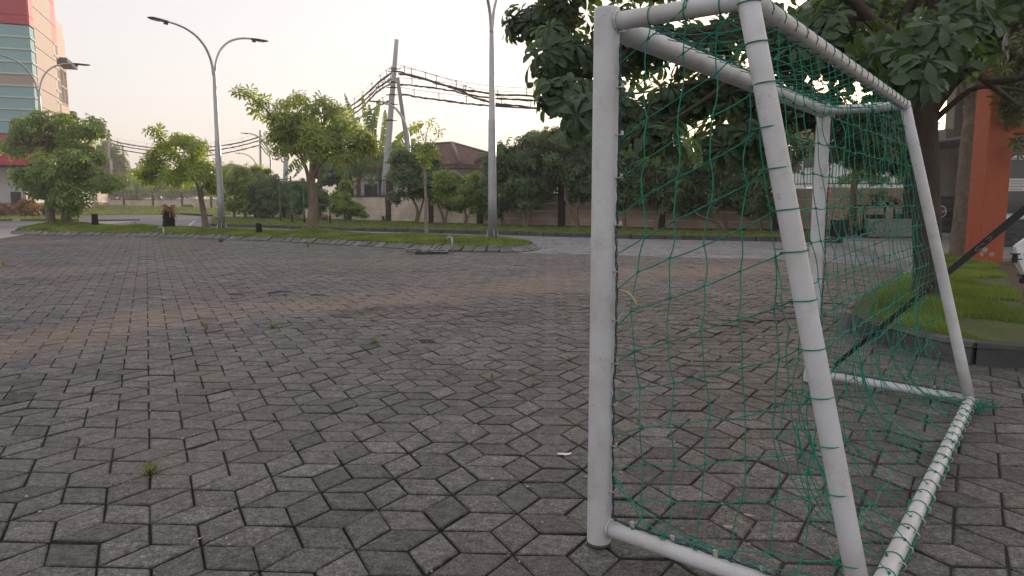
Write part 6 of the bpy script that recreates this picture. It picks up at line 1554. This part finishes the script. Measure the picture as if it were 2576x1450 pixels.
for lab, x, Y in (('white car roof glimpsed beyond the fence behind the far goal post', 2085, 31), ('white car beyond the fence seen between the dark trunk and the thicket', 2178, 31.5)):
    b = at(x, 470, Y); b[2] = .55; cr = thing('parked_car', lab, 'car', b, 'white cars parked beyond the fence')
    pf = [(-2.1,.25), (-2.15,.75), (-1.35,.95), (-.75,1.38), (.55,1.42), (1.25,1.0), (2.05,.88), (2.1,.3)]; n = len(pf); hw_ = .82
    P = [(b[0]+x_, b[1]-hw_*(1 if z_ < 1 else .8), b[2]+z_) for x_, z_ in pf]+[(b[0]+x_, b[1]+hw_*(1 if z_ < 1 else .8), b[2]+z_) for x_, z_ in pf]
    a = Acc(); a.add(P, [list(range(n))[::-1], [i+n for i in range(n)]]+[[i, (i+1) % n, (i+1) % n+n, i+n] for i in range(n)], .5, smooth=False); a.obj('body', M_WHITEM, cr)
    a = Acc(); a.add([(b[0]-1.1, b[1]-.79, b[2]+1.0), (b[0]+1.0, b[1]-.79, b[2]+1.02), (b[0]+.5, b[1]-.69, b[2]+1.34), (b[0]-.7, b[1]-.69, b[2]+1.32)], [[0,1,2,3]], .5, smooth=False); a.obj('window', M_DGLASS, cr)
    for dx in (-1.3, 1.3):
        for dy in (-.7, .7):
            a = Acc(); a.tube([b+[dx,dy-.1,.32], b+[dx,dy+.1,.32]], .31, 16); a.obj('wheel', M_BLACK, cr)
# ------------------------------------------------------------------ black strap and white object at the right
strap = thing('strap', 'taut black strap with pale worn lettering slanting up to the right behind the goal', 'strap', gp(2104,920))
A0 = gp(2100,925)+[0,0,.02]; Yt = A0[1]-.15; A1 = at(2660, 460, Yt-.25)
sd = (A1-A0)/np.linalg.norm(A1-A0); vw = np.array([0,1,0.]); up = np.cross(vw, sd); up /= np.linalg.norm(up); up = -up if up[2] < 0 else up
a = Acc(); n = 40; V = []
for i in range(n+1):
    t = i/n; p = lerp(A0, A1, t); w = (.0155+.014*t)*(1+.03*noise.noise(Vector((t*9, 0, 0)))); tw = .25*math.sin(t*3); e = up*math.cos(tw)+vw*math.sin(tw); g_ = np.cross(sd, e)*.0022
    V += [p-e*w-g_, p+e*w-g_, p+e*w+g_, p-e*w+g_]
a.add(V, [[4*i+j, 4*i+(j+1) % 4, 4*i+4+(j+1) % 4, 4*i+4+j] for i in range(n) for j in range(4)], .5, smooth=False); a.obj('webbing', M_BLACK, strap)
M_PRINT = mat('worn grey print', (.22, .22, .22), .8, .4, 90)
def arc_mark(t, off, r, a0, a1, fl=1.0):
    p = lerp(A0, A1, t)+up*off-vw*.012
    Q = [p+sd*math.cos(q)*r*1.5+up*math.sin(q)*r*.75*fl for q in np.linspace(a0, a1, 14)]; b_ = Acc(); b_.tube(Q, .0022, 4); b_.obj('print_mark', M_PRINT, strap)
for t0 in (.405, .665):
    arc_mark(t0, .0, .017, 1.0, 5.3); arc_mark(t0+.045, .004, .016, -1.9, 2.2); arc_mark(t0+.02, .0, .009, .2, 3.3)
wf_ = thing('white_rack', 'white glossy metal frame with black clamps standing at the right photo edge', 'rack', gp(2576,760))
YR = 7.0
def wbar(P, r, n=10): a = Acc(); a.tube([at(x, y, YR+d) for x, y, d in P], r, n); return a
def wslab(P, th, mt, nm, bev=.01):
    a = Acc(); F_ = [at(x, y, YR+d) for x, y, d in P]; B_ = [p+[0,th,0] for p in F_]; n = len(P)
    a.add(F_+B_, [list(range(n)), [2*n-1-i for i in range(n)]]+[[i, i+n, (i+1) % n+n, (i+1) % n] for i in range(n)], .5, smooth=False); return a.obj(nm, mt, wf_)
wslab([(2556,622,0), (2562,616,0), (2640,560,0), (2640,600,0), (2572,641,0)], .05, M_WHITEM, 'side_rail')
wslab([(2556,622,-.06), (2570,636,-.06), (2640,790,-.06), (2640,830,-.06), (2559,648,-.06)], .045, M_WHITEM, 'front_rail')
wslab([(2571,643,.03), (2640,603,.03), (2640,780,.03)], .02, M_PAPER, 'panel')
for x, y in ((2553, 651), (2572, 704)):
    p = at(x, y, YR-.09); a = Acc(); a.bbox(p, (.035, .05, .075), 0, .008); a.bbox(p+[-.0,0,.045], (.075, .05, .014), 0, .004); a.bbox(p+[.02,-.01,-.005], (.085, .02, .012), 0, .004); a.obj('clamp', M_BLACK, wf_)
a = Acc(); a.tube([at(2553,660,YR-.1), at(2563,682,YR-.1), at(2576,715,YR-.1), at(2600,760,YR-.1)], .005, 6); a.obj('rod', M_GALV, wf_)
for x in (2600, 2640):
    q = at(x, 700, YR); a = Acc(); a.tube([q, np.array([q[0], q[1], .12])], .02, 8); a.obj('leg', M_WHITEM, wf_)
# ------------------------------------------------------------------ small things on the pavers
def weed(label, x, y, rpx, n=34, hs=1.0):
    b = gp(x, y, 0); s = b[1]/FP; R_ = rpx*s*1.3; a = Acc()
    for k in range(n):
        an = RNG.uniform(0, 6.283); L = R_*RNG.uniform(.4, 1.15); h = R_*RNG.uniform(.15, .8)*hs; d = np.array([math.cos(an), math.sin(an), 0]); sp_ = np.array([-d[1], d[0], 0])*max(.0018, R_*.035)
        p = b+d*L*.05; m = b+d*L*.55+[0,0,h]; t = b+d*L+[0,0,h*RNG.uniform(.5, 1.0)]
        a.add([p-sp_, p+sp_, m+sp_*.8, m-sp_*.8, t], [[0,1,2,3], [3,2,4]], RNG.random())
    tag(a.obj('weed', M_GRASS), label, 'weed', 'grass weeds growing between the pavers')
for lb, x, y, r, n in (('largest bright weed tuft between the pavers at the lower left', 378,1192,32,60), ('weed tuft in the paver joints left of the near goal post', 1237,949,13,30), ('small weed tuft just below the others beside the near post', 1342,970,11,22), ('small weed tuft second from the near goal post', 1336,936,9,18), ('weed tuft closest to the near goal post', 1432,903,11,22), ('bright green weed tuft below the brown dust band', 686,825,17,40), ('dull weed tuft on the brown dust band', 517,828,15,26), ('dry weed tuft at the dark stain in the middle of the lot', 944,860,16,26),
                       ('large weed clump at the foot of the near rear goal leg', 2118,1428,26,70), ('weed tuft behind the side net near the post', 1607,1061,14,24), ('faint weed tuft behind the middle of the side net', 1852,1158,13,18), ('thin weed tuft behind the side net below the row of others', 1886,1102,10,16), ('thin weed tuft in the joints behind the net near the roof-bar shadow', 1812,900,12,16), ('small weed by the bowed cord of the side net', 1700,755,9,14), ('yellowish weed on the far pavers at the left photo edge', 10,668,14,20), ('small weed patch before the island kerb', 775,622,14,22), ('weed tuft near the raised pavers behind the net', 1920,850,9,14), ('weed right of the goal by the big kerb stones', 2517,1064,8,12)):
    weed(lb, x, y, r, n)
def scrap(name, label, cat, x, y, wpx, hpx, mt, z=.006, curl=.3, rz=0):
    b = gp(x, y, z); s = b[1]/FP; w = wpx*s; a = Acc(); V = []; 
    for i in range(6):
        t = i/5; for_w = math.sin(math.pi*(.12+.8*t))**.7
        for j in (-1, 0, 1): V.append((b[0]+(t-.5)*w*math.cos(rz)-j*for_w*w*.22*math.sin(rz), b[1]+(t-.5)*w*math.sin(rz)+j*for_w*w*.22*math.cos(rz), b[2]+curl*w*(.18*math.cos(t*5)+.12*abs(j))*.6+curl*w*.12))
    a.add(V, [[3*i+j, 3*i+3+j, 3*i+4+j, 3*i+1+j] for i in range(5) for j in (0, 1)], .5); o = a.obj(name, mt); tag(o, label, cat)
scrap('paper_scrap', 'torn white paper scrap lying on the pavers left of the near goal post', 'litter', 1420, 1144, 38, 10, M_PAPER, .008, .35, .2)
scrap('fallen_leaf', 'upper pinkish dry leaf on the pavers behind the low net cord', 'leaf', 1884, 1297, 26, 8, M_LEAFDRY, .008, .3, -.4)
scrap('fallen_leaf', 'lower pinkish dry leaf on the pavers near the near ground bar', 'leaf', 1831, 1326, 24, 8, M_LEAFDRY, .008, .3, -.2)
scrap('fallen_leaf', 'tiny yellow leaf in a paver joint at the lower left', 'leaf', 502, 1355, 10, 6, M_YEL, .006, .3, 1.0)
scrap('fallen_leaf', 'pale thin leaf below the weed tuft at the dust band', 'leaf', 748, 797, 16, 6, M_LEAFDRY, .01, .5, .3)
scrap('fallen_leaf', 'small olive leaf in a joint right of the paper scrap', 'leaf', 1388, 1268, 10, 8, M_LEAFDRY, .006, .3, 1.3)
scrap('yellow_scrap', 'bright yellow scrap on the pavers seen through the far side net', 'litter', 2122, 707, 14, 10, M_YEL, .02, .6, .5)
b = gp(2127,821,.03); tag(rock(b, .035, .95).obj('fallen_fruit', mat('orange brown fruit', (.42, .17, .07), .6, .1, 20)), 'round orange-brown fruit on the pavers by the corner of the tree bed', 'fruit')
PB = [(705,1000), (1010,728), (1120,872), (965,1082), (1315,1190), (640,1230), (835,1275), (1470,1225), (1188,1056), (300,1140), (880,660), (1228,706)]
for k, (x, y) in enumerate(PB[:8]):
    pass
bd = thing('bird', 'small dark bird standing on the road before the far kerb left of the goal post', 'bird', gp(1458,600)); c = gp(1458,600,.0)
a = Acc(); a.tube([c+[-.11,0,.09], c+[-.06,0,.10], c+[0,0,.115], c+[.05,0,.14], c+[.07,0,.17], c+[.09,0,.185]], [.006,.025,.042,.034,.022,.012], 8); a.tube([c+[.085,0,.183], c+[.115,0,.178]], [.007,.002], 4); a.obj('body', M_STONE, bd)
for dy in (-.015, .015): a = Acc(); a.tube([c+[0,dy,.0], c+[0,dy,.09]], .004, 4); a.obj('leg', M_BARKG, bd)

# distant thicket behind the left wall, one far-off mass
tp = [rosette_tpl(.8, .2, 7, 'la', 2, .3, -.8) for _ in range(5)]; a = Acc()
for x, y, hw_, hh_, Y, n in ((330,480,50,26,150,300), (400,475,50,24,150,300), (470,480,50,18,150,260), (540,478,50,22,150,260), (600,470,50,30,140,260), (660,480,50,22,130,260), (700,470,40,20,120,200), (250,470,40,40,150,240), (750,478,40,14,120,160)):
    c = at(x, y, Y); s_ = Y/FP; P, A, rr = blob_pts(c, np.array([hw_*s_, 4, hh_*s_]), n, .1, .3); P[:, 2] = np.maximum(P[:, 2], .3); bake(a, tp, P, A, RNG.uniform(.7, 1.2, n), RNG.random(n))
kind(a.obj('distant_woods', L_FAR), 'stuff')

# evening haze: one closed box of thin air round the whole scene
hm_ = bpy.data.materials.new('haze air'); hm_.use_nodes = True; hn = hm_.node_tree; hn.nodes.clear()
pv = hn.nodes.new('ShaderNodeVolumePrincipled'); pv.inputs['Density'].default_value = .0015; pv.inputs['Color'].default_value = (.93, .90, .90, 1); pv.inputs['Anisotropy'].default_value = .3
ho = hn.nodes.new('ShaderNodeOutputMaterial'); hn.links.new(pv.outputs[0], ho.inputs['Volume'])
a = Acc(); a.box((0, 100, 12), (1000, 460, 27)); kind(a.obj('haze', hm_), 'stuff')

# grit and pebbles lying loose on the pavers
n = 1500; Y = RNG.uniform(2.0, 16, n)**1.0; X = RNG.uniform(-.74, .5, n)*Y; a = Acc(); k = lambda x, y: y < np.interp(x, LOTX, LOTY)-.3
for x, y in zip(X, Y):
    if not k(x, y): continue
    r = abs(RNG.normal(.0035, .0022))+.0018; a.add(KV*r*RNG.uniform(.6, 1.2, 3)+[x, y, r*.5+.002], KF, RNG.random(), smooth=False)
kind(a.obj('pebbles', M_KERBL), 'stuff')
